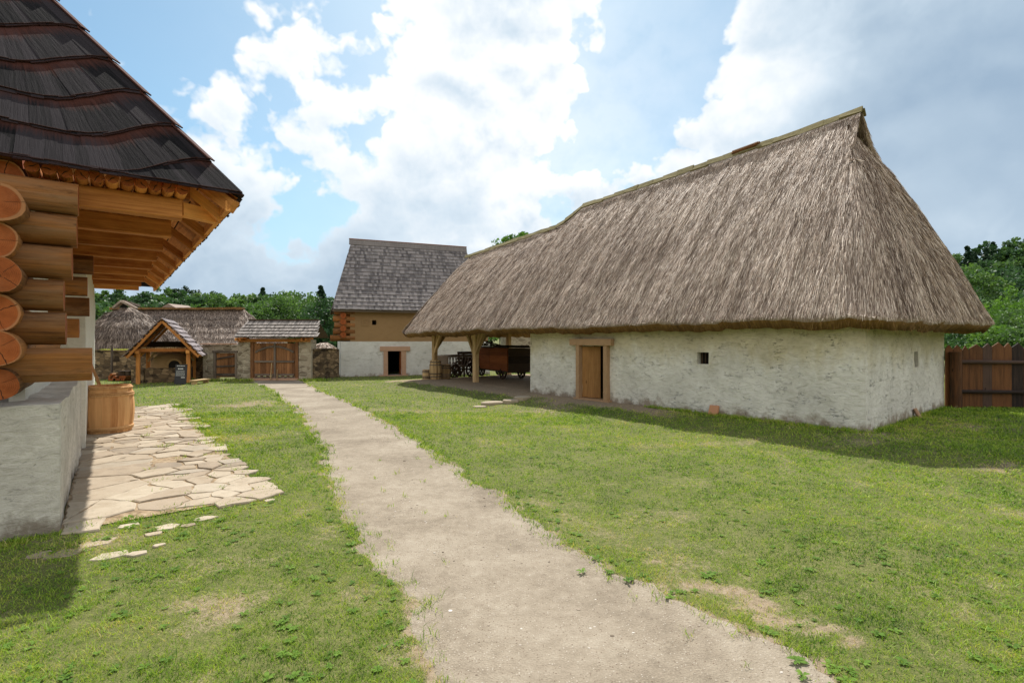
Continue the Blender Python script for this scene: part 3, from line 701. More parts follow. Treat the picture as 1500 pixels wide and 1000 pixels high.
# taller tufts: path edge, terrace joints, wall feet
tx, ty = [], []
def tuft(px, py, n, s):
    X, D, g = ground(px, py)
    tx.extend(X+rng.normal(0, s, n)); ty.extend(D+rng.normal(0, s, n))
for px, py in [(195,762),(205,772),(290,745),(300,750),(350,700),(345,690),(360,745),(330,760),(215,627),(232,655),(275,725),(310,645),(245,655),(100,800),(120,790),(285,765),(265,620),(380,735),(180,780),(265,700),(150,760),(240,720),(300,668),(330,715),(220,690),(215,640),(260,672),(190,735),(250,745),(310,700),(285,650),(205,612),(240,600),(230,705)]: tuft(px, py, 40, .045)
for k in range(240):
    X = lplace(W0-.1+rng.normal(0, .07), rng.random()*10.7, 0); tx.extend(X[0]+rng.normal(0, .04, 12)); ty.extend(X[1]+rng.normal(0, .04, 12))
for k in range(60):
    X = lplace(rng.random()*W0, -.05+rng.normal(0, .06), 0); tx.extend(X[0]+rng.normal(0, .04, 12)); ty.extend(X[1]+rng.normal(0, .04, 12))
for px, py in [(195,762)]: pass
for i in range(0, len(yy), 2):
    for xe in (xl[i]-.05, xr[i]+.05):
        if rng.random() < .7: tx.extend(xe+rng.normal(0, .06, 14)); ty.extend(yy[i]+rng.normal(0, .05, 14))
for k in range(700):                                     # low growth creeping onto the path
    i = rng.integers(20, len(yy)); xe = (xl[i]+abs(rng.normal(0, .09))) if rng.random() < .5 else (xr[i]-abs(rng.normal(0, .09)))
    m_ = rng.integers(3, 12); tx.extend(xe+rng.normal(0, .03, m_)); ty.extend(yy[i]+rng.normal(0, .03, m_))
for k in range(420):                                     # feet of the barn walls
    if k % 3: bx, by = -.06-rng.random()*.1, rng.random()*4.5
    else: bx, by = rng.random()*5.3, -.06-rng.random()*.1
    X = A+D2*bx+D1*by; tx.extend(X[0]+rng.normal(0, .05, 12)); ty.extend(X[1]+rng.normal(0, .05, 12))
for k in range(260):
    X = np.array(lplace(-rng.random()*3, -.05-rng.random()*.12, 0)); tx.extend(X[0]+rng.normal(0, .05, 10)); ty.extend(X[1]+rng.normal(0, .05, 10))
for k in range(30):                                      # weeds on the path
    i = rng.integers(60, len(yy)); xx = xl[i]+(xr[i]-xl[i])*rng.random(); tx.extend(xx+rng.normal(0, .02, 9)); ty.extend(yy[i]+rng.normal(0, .02, 9))
grass_mesh('grass_tufts', np.array(tx), np.array(ty), .014, .06, .0026, 1.0, 'taller tufts of grass along path edges, paving joints and wall feet', 'grass', M['grass'], dry=.05)
x = rng.uniform(-17, -8.5, 9000); y = rng.uniform(23.2, 23.9, 9000)
k = rng.random(9000) < .5*keep_grass(x, y); grass_mesh('wall_foot_grass', x[k], y[k], .03, .1, .003, .8, 'grass growing at the foot of the gate wall', 'grass', M['grass'])

# ------------------------------------------------------------------ generic shaped surfaces
def grid_normals(G):
    a = np.gradient(G, axis=0); b = np.gradient(G, axis=1); n = np.cross(a, b); n /= np.linalg.norm(n, axis=-1, keepdims=True)+1e-9; return n
def resample(P, step):
    P = np.array(P, float); L = np.r_[0, np.cumsum(np.linalg.norm(np.diff(P[:, :3], axis=0), axis=1))]
    n = max(2, int(L[-1]/step)); t_ = np.linspace(0, L[-1], n); return np.stack([np.interp(t_, L, P[:, k]) for k in range(P.shape[1])], 1)
def thatch_roof(parent, keys, step, nb, thick, strands, slen, swid, mats=('thatch', 'thatchcut', 'straw', 'strawwarm'), lump=.05, bulge=0.0, name='thatch_roof', closed=False, lift=.05, fringe=1.0, seed=0.0, steps=0):
    """keys: rows (ex,ey,ez, tx,ty,tz): eave point and the top point it runs to"""
    K = np.array(keys, float); R = resample(K, step); n = len(R); E = R[:, :3]; T = R[:, 3:]
    s = np.r_[0, np.cumsum(np.linalg.norm(np.diff(E, axis=0), axis=1))]
    b = np.linspace(0, 1, nb)
    G = E[:, None]*(1-b[None, :, None])+T[:, None]*b[None, :, None]
    nr = grid_normals(G)
    ctr = G.reshape(-1, 3).mean(0); 
    if np.sum(nr*(G-ctr)) < 0: nr = -nr
    slope = np.linalg.norm(T-E, axis=1)
    SS = np.repeat(s[:, None], nb, 1); BB = b[None, :]*slope[:, None]
    d = lump*((fbm(SS*1.6+seed, BB*.35, 1, 4)-.5)*2.2+(fbm(SS*4.5+seed+BB*.25, BB*.22, 1, 3)-.5)*1.5)+bulge*np.sin(np.pi*b)[None, :]
    env = np.minimum(1, (1-b)*6)[None, :]
    if steps: d = d+.035*((1-(BB*steps) % 1.0)**2)
    G = G+nr*(d*env)[..., None]
    G[:, 0, 2] += (fbm(s*1.7+seed, s*0, 1, 3)-.5)*.10
    # roll of the eave and the cut edge beneath
    inn = T-E; inn[:, 2] = 0; inn /= np.linalg.norm(inn, axis=1, keepdims=True)+1e-9
    jag = (fbm(s*6+seed, s*0+3, 1, 3)-.5)*.04
    c1 = G[:, 0]+inn*.03+np.array([0, 0, -.06]); c2 = G[:, 0]+inn*(thick*.75+jag)[:, None]+np.array([0, 0, -.10])-np.stack([0*s, 0*s, thick*.45+jag], 1)
    c3 = c2+(T-E)*.5; c3[:, 2] -= .10
    G2 = np.concatenate([c3[:, None], c2[:, None], c1[:, None], G], 1); m = nb+3
    i, j = np.meshgrid(np.arange(n-1), np.arange(m-1), indexing='ij')
    Q = np.stack([i*m+j, (i+1)*m+j, (i+1)*m+j+1, i*m+j+1], -1).reshape(-1, 4)
    v_ = np.concatenate([np.array([-.6, -.3, -.1])[None, :]+0*s[:, None], BB], 1)
    UVv = np.stack([np.repeat(s[:, None], m, 1), v_], -1).reshape(-1, 2)
    fl = np.sum(np.cross(G[1:, 1]-G[:-1, 1], G[:-1, 2]-G[:-1, 1])*nr[:-1, 1]) < 0
    if fl: Q = Q[:, ::-1].copy()
    mi = (j < 2).astype(int).ravel()
    o = npmesh(name, G2.reshape(-1, 3), Q, [M[mats[0]], M[mats[1]]], parent, uv=UVv[Q.ravel()], matidx=mi, smooth=True)
    # straws
    def place_straws(cnt, jlo, jhi, sl, lf, material, nm, droop=0.0, warm=False, bias=1.0):
        area = (np.linalg.norm(G[1:, :-1]-G[:-1, :-1], axis=-1)+np.linalg.norm(G[1:, 1:]-G[:-1, 1:], axis=-1))*np.linalg.norm(G[:-1, 1:]-G[:-1, :-1], axis=-1)
        area = area[:, jlo:jhi]; pr = area.ravel()/area.sum(); idx = rng.choice(len(pr), cnt, p=pr); ci = idx//area.shape[1]; cj = idx % area.shape[1]+jlo
        fu, fv = rng.random(cnt), rng.random(cnt)
        P = (G[ci, cj]*((1-fu)*(1-fv))[:, None]+G[ci+1, cj]*(fu*(1-fv))[:, None]+G[ci, cj+1]*((1-fu)*fv)[:, None]+G[ci+1, cj+1]*(fu*fv)[:, None])
        N = nr[ci, cj]; dn = G[ci, cj]-G[ci, cj+1]; dn /= np.linalg.norm(dn, axis=1, keepdims=True)+1e-9
        sd = np.cross(dn, N); sd /= np.linalg.norm(sd, axis=1, keepdims=True)+1e-9
        cl = (fbm(P[:, 0]*3+P[:, 1]*3, P[:, 2]*2, 1, 3)-.5)*.5
        dirv = dn+sd*(rng.normal(0, .06, cnt)+cl*.3)[:, None]; dirv /= np.linalg.norm(dirv, axis=1, keepdims=True)
        ln = sl*(.5+.9*rng.random(cnt)); ln = np.minimum(ln, BB[ci, cj]+.05*rng.random(cnt)+.03); wd = swid*(.5+rng.random(cnt)); lif = lf*(rng.random(cnt)**2*1.6+.15)
        p0 = P-N*.012; p1 = P+dirv*(ln*.55)[:, None]+N*(lif*.45+.008)[:, None]; p2 = P+dirv*ln[:, None]+N*lif[:, None]; p2[:, 2] -= droop*ln*rng.random(cnt)
        # straws that would pass below the eave are cut short
        tw = rng.normal(0, .5, cnt); wv = sd*(np.cos(tw)*wd)[:, None]+N*(np.sin(tw)*wd)[:, None]
        V = np.stack([p0-wv*.6, p0+wv*.6, p1-wv, p1+wv, p2-wv*.35, p2+wv*.35], 1).reshape(-1, 3); k = np.arange(cnt)*6
        Q = np.stack([np.stack([k, k+1, k+3, k+2], 1), np.stack([k+2, k+3, k+5, k+4], 1)], 1).reshape(-1, 4)
        return npmesh(nm, V, Q, material, parent, attrs={'rnd': ('FACE', np.repeat(rng.random(cnt), 2))})
    if strands:
        so_ = place_straws(strands, 0, nb-1, slen, lift, M[mats[2]], 'straw_layer'); so_['kind'] = 'stuff'
    if fringe:
        cnt = int(s[-1]*90*fringe); ci = rng.integers(0, n-1, cnt); fu = rng.random(cnt)[:, None]
        q_ = rng.random(cnt)[:, None]
        P = (G[ci, 0]*(1-fu)+G[ci+1, 0]*fu)*(1-q_)+(c2[ci]*(1-fu)+c2[ci+1]*fu)*q_
        dn = (G[ci, 0]-G[ci, 1]); dn /= np.linalg.norm(dn, axis=1, keepdims=True); dn = dn+np.array([0, 0, -.5])+rng.normal(0, .18, (cnt, 3)); dn /= np.linalg.norm(dn, axis=1, keepdims=True)
        ln = (.04+.10*rng.random(cnt)**4*(1+1.2*(rng.random(cnt) > .97)))[:, None]; wv = np.cross(dn, inn[ci]); wv = wv/np.linalg.norm(wv, axis=1, keepdims=True)*(swid*.45)
        P0 = P-dn*.05; V = np.stack([P0-wv, P0+wv, P+dn*ln+wv*.4, P+dn*ln-wv*.4], 1).reshape(-1, 3); k = np.arange(cnt)*4
        fo = npmesh('eave_straws', V, np.stack([k, k+1, k+2, k+3], 1), M[mats[3]], parent, attrs={'rnd': ('FACE', rng.random(cnt))}); fo['kind'] = 'stuff'
    return o, G

def wall_panel(mb_name, parent, p0, p1, z0, z1, thick, holes, material, inner, step=.12, amp=.03, seed=0.0, batter=0.0, extra=None, topn=0.0, ramp_ends=True):
    """upright hand-made wall from p0 to p1 (xy); outside is on the right-hand side of p0->p1; holes are (a0,a1,za,zb) along it"""
    p0 = np.array(p0, float); p1 = np.array(p1, float); L = np.linalg.norm(p1-p0); d = (p1-p0)/L; nrm = np.array([d[1], -d[0]])
    def lines(lo, hi, cuts):
        c = sorted(set([lo, hi]+[q for q in cuts if lo < q < hi])); out = []
        for a, b in zip(c[:-1], c[1:]):
            k = max(1, int(round((b-a)/step))); out += [a+(b-a)*i/k for i in range(k)]
        return np.array(out+[hi])
    A_ = lines(0, L, [h[0] for h in holes]+[h[1] for h in holes]); Z_ = lines(z0, z1, [h[2] for h in holes]+[h[3] for h in holes])
    SA, SZ = np.meshgrid(A_, Z_, indexing='ij')
    off = amp*((fbm(SA*.8+seed, SZ*.8+seed, 1, 2)-.5)*2+(fbm(SA*4+seed, SZ*4, 1, 3)-.5)*.9)
    off = off-batter*(SZ-z0)
    off = off*np.minimum(1, np.minimum(SA, L-SA)*2.5+(.35 if ramp_ends else 1))
    zz = SZ+topn*(fbm(SA*3+seed, SZ*0, 1, 3)-.5)*(SZ > z1-1e-6)
    X = p0[0]+d[0]*SA+nrm[0]*off; Y = p0[1]+d[1]*SA+nrm[1]*off
    Vo = np.stack([X, Y, zz], -1); na_, nz_ = SA.shape
    Vi = np.stack([p0[0]+d[0]*SA-nrm[0]*thick, p0[1]+d[1]*SA-nrm[1]*thick, zz], -1)
    V = np.concatenate([Vo.reshape(-1, 3), Vi.reshape(-1, 3)]); off2 = na_*nz_
    f, mi = [], []
    solid = np.ones((na_-1, nz_-1), bool)
    for (a0, a1, za, zb) in holes:
        ca = (A_[:-1]+A_[1:])/2; cz = (Z_[:-1]+Z_[1:])/2
        solid[np.ix_((ca > a0) & (ca < a1), (cz > za) & (cz < zb))] = False
    def S(i, j): return 0 <= i < na_-1 and 0 <= j < nz_-1 and solid[i, j]
    id_ = lambda i, j: i*nz_+j
    for i in range(na_-1):
        for j in range(nz_-1):
            if not solid[i, j]: continue
            a, b, c, e = id_(i, j), id_(i+1, j), id_(i+1, j+1), id_(i, j+1)
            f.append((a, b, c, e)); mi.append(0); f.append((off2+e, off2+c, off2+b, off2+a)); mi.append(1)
            if not S(i, j-1): f.append((a, off2+a, off2+b, b)); mi.append(0)
            if not S(i, j+1): f.append((e, c, off2+c, off2+e)); mi.append(0)
            if not S(i-1, j): f.append((a, e, off2+e, off2+a)); mi.append(0)
            if not S(i+1, j): f.append((b, off2+b, off2+c, c)); mi.append(0)
    o = npmesh(mb_name, V, f, [material, inner], parent, matidx=mi, smooth=False)
    for p in o.data.polygons: pass
    o.data.polygons.foreach_set('use_smooth', np.array([True]*len(f)))
    try: o.data.set_sharp_from_angle(angle=math.radians(50))
    except Exception: pass
    return o

# ------------------------------------------------------------------ THE THATCHED BARN
RZ = math.atan2(D2[1], D2[0])
barn = thing('thatched_barn', 'long whitewashed barn under a huge steep thatched roof, open shed at its far end', 'barn', (A[0], A[1], GB), RZ)
BW_, BL = 5.38, 8.92
def bpx(px, x=0.0):            # distance y along the long wall at pixel column px
    k = (px-750)/F; P = A+D2*x; return (P[0]-k*P[1])/(k*D1[1]-D1[0])
def bz(py, y, x=0.0): P = A+D2*x+D1*y; return HC-GB+(500-py)/F*P[1]
def epx(px): k = (px-750)/F; return (k*A[1]-A[0])/(D2[0]-k*D2[1])
WTOP = 2.08
ya, yb = bpx(888), bpx(853.5); zt = bz(506.5, (ya+yb)/2)
wy0, wy1 = bpx(1038), bpx(1021); wz0, wz1 = bz(533.5, wy0), bz(516, wy0)
# long wall runs from the far end to the near corner so that its outside faces the yard
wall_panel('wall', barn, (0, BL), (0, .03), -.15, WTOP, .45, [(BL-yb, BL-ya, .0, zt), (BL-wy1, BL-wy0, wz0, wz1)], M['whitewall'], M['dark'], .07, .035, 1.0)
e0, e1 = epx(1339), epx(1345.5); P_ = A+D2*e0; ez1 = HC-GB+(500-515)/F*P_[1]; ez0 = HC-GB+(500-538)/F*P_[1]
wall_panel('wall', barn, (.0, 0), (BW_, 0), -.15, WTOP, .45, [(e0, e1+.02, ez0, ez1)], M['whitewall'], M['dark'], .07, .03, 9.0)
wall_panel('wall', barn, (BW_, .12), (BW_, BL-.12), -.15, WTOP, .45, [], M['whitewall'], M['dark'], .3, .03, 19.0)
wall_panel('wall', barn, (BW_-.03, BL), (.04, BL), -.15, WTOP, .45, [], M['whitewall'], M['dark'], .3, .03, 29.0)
# door frame and door
mb = MB(); jw = .125
mb.beam((-.03, ya-jw/2, -.02), (-.03, ya-jw/2, zt+.03), .2, jw, (0, 1, 0), jit=.006); mb.beam((-.03, yb+jw/2+.02, -.02), (-.03, yb+jw/2+.02, zt+.03), .2, jw, (0, 1, 0), jit=.006)
mb.beam((-.04, ya-.28, zt+.10), (-.04, yb+.36, zt+.10), .22, .17, jit=.008); mb.box(-.16, .15, ya-.2, yb+.2, -.08, .035)
mb.build('door_frame', M['doorframe'], barn)
mb = MB()
for k in range(3): mb.beam((.03+.03*k, yb-.0-k*.185-.085, .05), (.03+.03*k, yb-.0-k*.185-.085, zt-.02), .19, .03, (1, .35, 0))
dd = mb.build('door', M['door'], barn); dd['label'] = 'brown plank door standing ajar'
mb = MB(); mb.log((.09, yb-.40, .8), (.09, yb-.40, .92), .012, n=8, seg=1); mb.build('handle', M['iron'], dd)
mb = MB()
for k in range(3): mb.beam((.12, wy0+(wy1-wy0)*(.2+.3*k), wz0), (.12, wy0+(wy1-wy0)*(.2+.3*k), wz1), .02, .02)
mb.build('window_bars', M['darkwood'], barn)
mb = MB(); mb.box(.16, .18, wy0-.01, wy1+.01, wz0-.01, wz1+.01); mb.build('shade_panel', M['dark'], barn)  # black panel set in the window to stand for interior shade
mb = MB(); mb.box(e0-.01, e1+.03, .07, .09, ez0-.01, ez1+.01); mb.build('shade_panel', M['dark'], barn)  # black stand-in for the shade inside the slit
# roof: eave / top key points (local)
EX0, EX1, RXc = -.46, 5.84, 2.69
GLt = (2.32, 1.00, 6.12); GRt = (3.16, 1.02, 6.12); RN = (RXc, .86, 6.72)
def rz_(y):
    return float(np.interp(y, [.86, 2, 9.2, 9.75, 10.3, 16.15], [6.62, 6.54, 6.22, 5.96, 5.76, 5.42]))
keys = []
for y in [16.55, 15.5, 14, 12.5, 11.4, 10.6, 10.2, 9.9, 9.6, 9.3, 9.0, 8.4, 7, 5.5, 4, 2.8, 1.8, 1.2, .7]:
    ty = float(np.interp(y, [0.7, 2.2, 16.55], [.88, 1.9, 16.1])); keys.append((EX0, y, 2.0-.0*y, RXc-.02, ty, rz_(ty)))
keys += [(EX0, .25, 1.99, 2.45, .95, 6.3), (EX0+.03, -.1, 1.98, *GLt), (EX0+.12, -.30, 1.97, GLt[0]+.02, GLt[1], GLt[2]), (EX0+.34, -.45, 1.96, GLt[0]+.05, GLt[1], GLt[2]),
         (.5, -.50, 1.96, GLt[0]+.15, 1.0, 6.12), (2.7, -.66, 1.96, RXc, 1.0, 6.13), (4.9, -.84, 1.97, GRt[0]-.12, 1.0, 6.12), (5.5, -.84, 1.98, *GRt), (5.78, -.62, 1.98, *GRt),
         (EX1, -.25, 1.99, *GRt), (EX1, .2, 2.0, 2.95, .95, 6.3), (EX1, .7, 2.0, RXc+.02, .88, 6.71)]
for y in [2, 5, 8.4, 9.4, 10.2, 12, 14, 16.55]:
    ty = float(np.interp(y, [0.7, 2.2, 16.55], [.88, 1.9, 16.1])); keys.append((EX1, y, 2.0, RXc+.02, ty, rz_(ty)))
keys += [(5.2, 16.95, 2.0, RXc+.1, 16.15, 5.40), (2.7, 17.0, 2.0, RXc, 16.15, 5.4), (.1, 16.95, 2.0, RXc-.1, 16.15, 5.4), (EX0, 16.7, 2.0, RXc-.02, 16.12, 5.42)]
roof, RG = thatch_roof(barn, keys, .10, 46, .24, 270000, .30, .0038, lump=.08, lift=.016, bulge=.10, fringe=1.3, steps=0)
# gablet: recessed dark boards under the projecting ridge
mb = MB()
mb.face([(GLt[0]-.02, 1.06, 6.05), (GRt[0]+.02, 1.06, 6.05), (RXc, 1.06, 6.56)], None, .4)
for k in range(5): xx = GLt[0]+.1+.18*k; mb.box(xx-.07, xx+.07, 1.02, 1.05, 6.05, 6.1+.42*max(.1, 1-abs(xx-RXc)/.5))
mb.build('gable_board', M['darkwood'], barn)
# ridge: overlapping bundles with moss
mb = MB(); y = 1.0; k = 0
rv = np.random.default_rng(3)
y = .84
while y < 16.1:
    L = .36+.2*rv.random(); z0, z1 = rz_(max(y, .86)), rz_(y+L)
    for sx in (-1, 1):
        w_ = .17+.05*rv.random(); hh = .02+.015*rv.random(); k+=1
        up = Vector((sx*.8, 0, .6))
        mb.beam((RXc+sx*.10, y, z0+.0+.03*rv.random()), (RXc+sx*.10, y+L+.06, z1+.0+.02), w_, hh, up, jit=.014)
    y += L
mb.build('ridge_cap', M['moss'], barn)
mb = MB(); yo = bpx(1070, RXc) if False else 3.55
for k in range(14): mb.log((RXc-.12-.02*rv.random(), 3.05+.1*rv.random(), rz_(3.4)+.06+.05*rv.random()), (RXc-.1, 3.7+.1*rv.random(), rz_(3.6)+.02+.07*rv.random()), .03, n=6, seg=2)
rp = mb.build('ridge_patch', M['log'], barn); rp['label'] = 'brownish straw patch on the mossy ridge'
# shed frame
def ypost(px, x):  return bpx(px, x)
PXs = .98
yp2, yp1 = bpx(697, PXs), bpx(637, PXs)
def post(name, y, x, braces):
    mb = MB(); mb.beam((x, y, -.1), (x, y, 2.75), .20, .20, (0, 1, 0), jit=.01, bev=.025)
    p = mb.build('post', M['post'], barn)
    for s, dz in braces:
        for (q0, q1, wd) in ((1.12, 2.35, .11), (1.42, 2.4, .10)):
            ln = q1-q0
            m2 = MB(); m2.beam((x-.02 if q0 < 1.3 else x+.03, y+s*.07, q0), (x-.02 if q0 < 1.3 else x+.03, y+s*(.07+ln*(.62 if q0 < 1.3 else .42)), q1), wd, .12, (1, 0, 0), jit=.006); b = m2.build('brace', M['post'], p)
post('post', yp2, PXs, ((1, 0), (-1, 0))); post('post', yp1, PXs, ((-1, 0),))
for yy_ in (yp2, yp1):
    mb = MB(); mb.beam((PXs+.05, yy_, 1.25), (PXs+.95, yy_, 2.45), .11, .12, (0, 1, 0)); mb.build('cross_brace', M['post'], barn)
mb = MB(); mb.beam((PXs, BL+.02, 1.2), (PXs, BL+.85, 2.4), .11, .13, (1, 0, 0)); mb.build('brace', M['post'], barn)
mb = MB(); mb.beam((PXs, BL-.2, 2.52), (PXs, 16.6, 2.52), .2, .22, bev=.02); mb.build('wall_plate', M['post'], barn)
mb = MB(); mb.beam((BW_-.3, BL-.2, 2.35), (BW_-.3, 16.6, 2.35), .2, .22); mb.build('wall_plate', M['post'], barn)
for yy_ in (yp2, yp1):
    mb = MB(); mb.beam((-.1, yy_, 2.30), (5.5, yy_, 2.30), .18, .18); mb.build('tie_beam', M['post'], barn)
    mb = MB(); mb.beam((BW_-.3, yy_, -.1), (BW_-.3, yy_, 2.3), .2, .2, (0, 1, 0), bev=.02); mb.build('post', M['post'], barn)
for k in range(9):
    y = BL+.5+k*.95; mb = MB()
    for sx, xa in ((1, -.2), (-1, 5.58)): mb.log((xa, y, 2.02), (RXc, y, rz_(y)-.45), .06, .05, n=8, seg=3)
    mb.build('rafter', M['post'], barn)

# broad-leaved weeds (plantain, dandelion rosettes) in the lawn and along edges
wv, wf, wr = [], [], []
rw = np.random.default_rng(77)
def rosette(X, Y, s):
    s *= .62; z = float(terrain(X, Y))+.002; n = rw.integers(5, 10); a0 = rw.random()*6.28; tone = rw.random()*.5
    for k in range(n):
        a_ = a0+6.283*k/n+rw.normal(0, .2); L = s*rw.uniform(.6, 1.2); w_ = L*rw.uniform(.16, .26); up = rw.uniform(.15, .6)
        dx, dy = math.cos(a_), math.sin(a_); b0 = len(wv)
        for q_, ww, hh in ((.05, .15, 0), (.35, .9, .6), (.7, 1.0, .9), (1.0, .1, .75)):
            for sgn in (-1, 1): wv.append((X+dx*L*q_-dy*w_*ww*sgn, Y+dy*L*q_+dx*w_*ww*sgn, z+hh*up*L*.6+.004))
        for m_ in range(3): wf.append((b0+2*m_, b0+2*m_+1, b0+2*m_+3, b0+2*m_+2)); wr.append(min(1, tone+rw.random()*.5))
cnt = 0
while cnt < 700:
    D = 2.4+rw.random()**1.4*9; x_ = rw.uniform(-1.1, 1.1)*D
    if float(keep_grass(np.array([x_]), np.array([D]))[0]) > .45: rosette(x_, D, rw.uniform(.03, .075)); cnt += 1
for k in range(120):
    i = rw.integers(10, len(yy)); xe = xl[i]-abs(rw.normal(.05, .08)) if rw.random() < .5 else xr[i]+abs(rw.normal(.05, .08)); rosette(xe, yy[i], rw.uniform(.03, .07))
for px, py in [(195,765),(205,775),(290,750),(350,705),(300,762),(215,770),(330,770),(380,742),(120,800),(160,790),(345,735),(262,790),(1040,850),(1180,985),(1210,990),(870,835),(940,850),(1010,872),(1250,985)]:
    X, D, g = ground(px, py)
    for _ in range(3): rosette(X+rw.normal(0, .08), D+rw.normal(0, .08), rw.uniform(.05, .10))
for k in range(90):
    bx, by = (-.08-rw.random()*.15, rw.random()*4.5) if k % 2 else (rw.random()*5.3, -.08-rw.random()*.15); X = A+D2*bx+D1*by; rosette(X[0], X[1], rw.uniform(.06, .13))
o = npmesh('weeds', wv, wf, M['clover'], attrs={'rnd': ('FACE', wr)}); setp(o, 'low broad-leaved weeds dotted through the lawn and along its edges', 'weeds', kind='stuff')
# ------------------------------------------------------------------ THE LOG HOUSE (left)
house = thing('log_house', 'log house at the left with dark shingled hip roof and rough plastered plinth', 'log house', (LO[0], LO[1], 0), LRZ)
PZT = 1.20
wall_panel('plinth', house, (-7.5, 0), (0, 0), -.2, PZT, .5, [], M['plinth'], M['plinth'], .07, .035, 3.0, topn=.05)
wall_panel('plinth', house, (0, 0), (0, 12), -.2, PZT, .5, [], M['plinth'], M['plinth'], .09, .03, 13.0, topn=.05)
def top_sheet(x0, x1, y0, y1, z, nx, ny, seed):
    X, Y = np.meshgrid(np.linspace(x0, x1, nx), np.linspace(y0, y1, ny), indexing='ij')
    Z = z+.05*(fbm(X+seed, Y, 3, 4)-.5)+.04*sstep(0, .25, np.minimum(x1-X, Y-y0))
    i, j = np.meshgrid(np.arange(nx-1), np.arange(ny-1), indexing='ij')
    return npmesh('plinth_top', np.stack([X, Y, Z], -1).reshape(-1, 3), np.stack([i*ny+j, (i+1)*ny+j, (i+1)*ny+j+1, i*ny+j+1], -1).reshape(-1, 4).copy(), M['plinth'], house, smooth=True)
top_sheet(-7.5, -.01, .01, .6, PZT-.02, 90, 12, 1); top_sheet(-.6, -.01, .6, 4.6, PZT-.02, 12, 50, 5)
# logs of the near end wall (run across, ends show to the right) and of the long wall (ends show to the front)
def hx(px, yl=0.28): k = (px-750)/F; P = LO+LD1*yl; return (k*P[1]-P[0])/(LD2[0]-k*LD2[1])
for i in range(6):
    z = 1.61+.32*i; mb = MB(); x1 = hx((135, 97, 94, 106, 113, 115)[i])
    if i == 0: mb.beam((-7.4, .28, z-.03), (x1, .28, z-.03), .31, .33, jit=.015, bev=.06)
    elif i == 99: mb.beam((-7.4, .28, z), (x1, .28, z), .30, .328, jit=.01, bev=.085)
    else: mb.log((-7.4, .28, z), (x1, .28, z), .166, .156+.006*(i % 2), n=22, seg=8, wob=.03)
    mb.build('cross_log', [M['log'], M['end']], house, smooth=True)
for i in range(7):
    z = 1.42+.32*i; mb = MB(); y0 = (-.10, -.22, -.04, -.20, -.06, -.16, .28)[i]; x = (-.41, -.40, -.43, -.39, -.44, -.40, -.41)[i]
    mb.log((x, y0, z), (x, 4.7, z), (.14, .155, .166, .150, .163, .172, .158)[i], n=22, seg=8, wob=.03); mb.build('long_log', [M['log'], M['end']], house, smooth=True)
# second crossing further along
for i in range(4):
    z = 1.99+.30*i; mb = MB(); x1 = hx((116, 131, 128, 137)[i], 3.1)
    mb.beam((-.9, 3.1, z), (x1, 3.1, z), .28, .26, jit=.012, bev=.06); mb.build('cross_log', [M['log'], M['end']], house, smooth=True)
wall_panel('wall', house, (-.28, .45), (-.28, 4.6), 1.15, 3.3, .12, [], M['sidewall'], M['dark'], .12, .02, 44)
wall_panel('wall', house, (.06, 4.6), (.06, 12.0), -.1, 3.25, .5, [], M['sidewall'], M['dark'], .12, .03, 47)
wall_panel('wall', house, (.06, 12.0), (-7.4, 12.0), -.1, 3.25, .4, [], M['sidewall'], M['dark'], .4, .03, 49)
mb = MB(); mb.box(-7.5, -7.2, .0, 12, 0, 3.3); mb.build('wall', M['sidewall'], house)
# joists, pole ceiling, rafters
JY = [.55+1.3*i for i in range(9)]
for y in JY:
    mb = MB(); mb.beam((-.6, y, 3.31), (1.02, y, 3.31), .17, .22, bev=.012, jit=.004); j = mb.build('joist', M['orange'], house)
    mb = MB(); mb.beam((.62, y+.03, 3.33), (.95, y+.03, 3.75), .10, .10, (0, 1, 0)); mb.build('strut', M['orange'], j)
    xs_ = .55 if y < .6 else -.3; mb = MB(); mb.beam((xs_, y+.13, 4.62-(xs_+.3)*.75), (1.46, y+.13, 3.30), .11, .15, (0, 1, 0)); mb.build('rafter', M['orange'], house)
    mb = MB(); mb.beam((.85, y+.02, 3.52), (1.1, y+.02, 3.52), .14, .14); mb.build('block', M['orange'], j)
for k in range(11):
    mb = MB(); x = -.22+k*.122; mb.log((x, .24+random.uniform(-.03, .03), 3.475), (x, 11.9, 3.475), .057, n=12, seg=5, wob=.04); mb.build('ceiling_pole', [M['orange'], M['end']], house, smooth=True)
mb = MB(); mb.log((-.30, .50, 3.62), (-7.3, .50, 3.62), .12, n=14, seg=5); mb.build('wall_plate', [M['log'], M['end']], house, smooth=True)
mb = MB(); mb.beam((1.44, .22, 3.36), (1.44, 12.2, 3.36), .05, .12); mb.build('eave_board', M['orange'], house)
# hip rafter and corner sprockets
mb = MB(); mb.beam((.55, 1.15, 4.35), (1.5, .24, 3.36), .12, .15); mb.build('hip_rafter', M['orange'], house)
mb = MB(); mb.beam((1.0, .55, 3.32), (1.42, .85, 3.34), .12, .15); mb.build('sprocket', M['orange'], house)
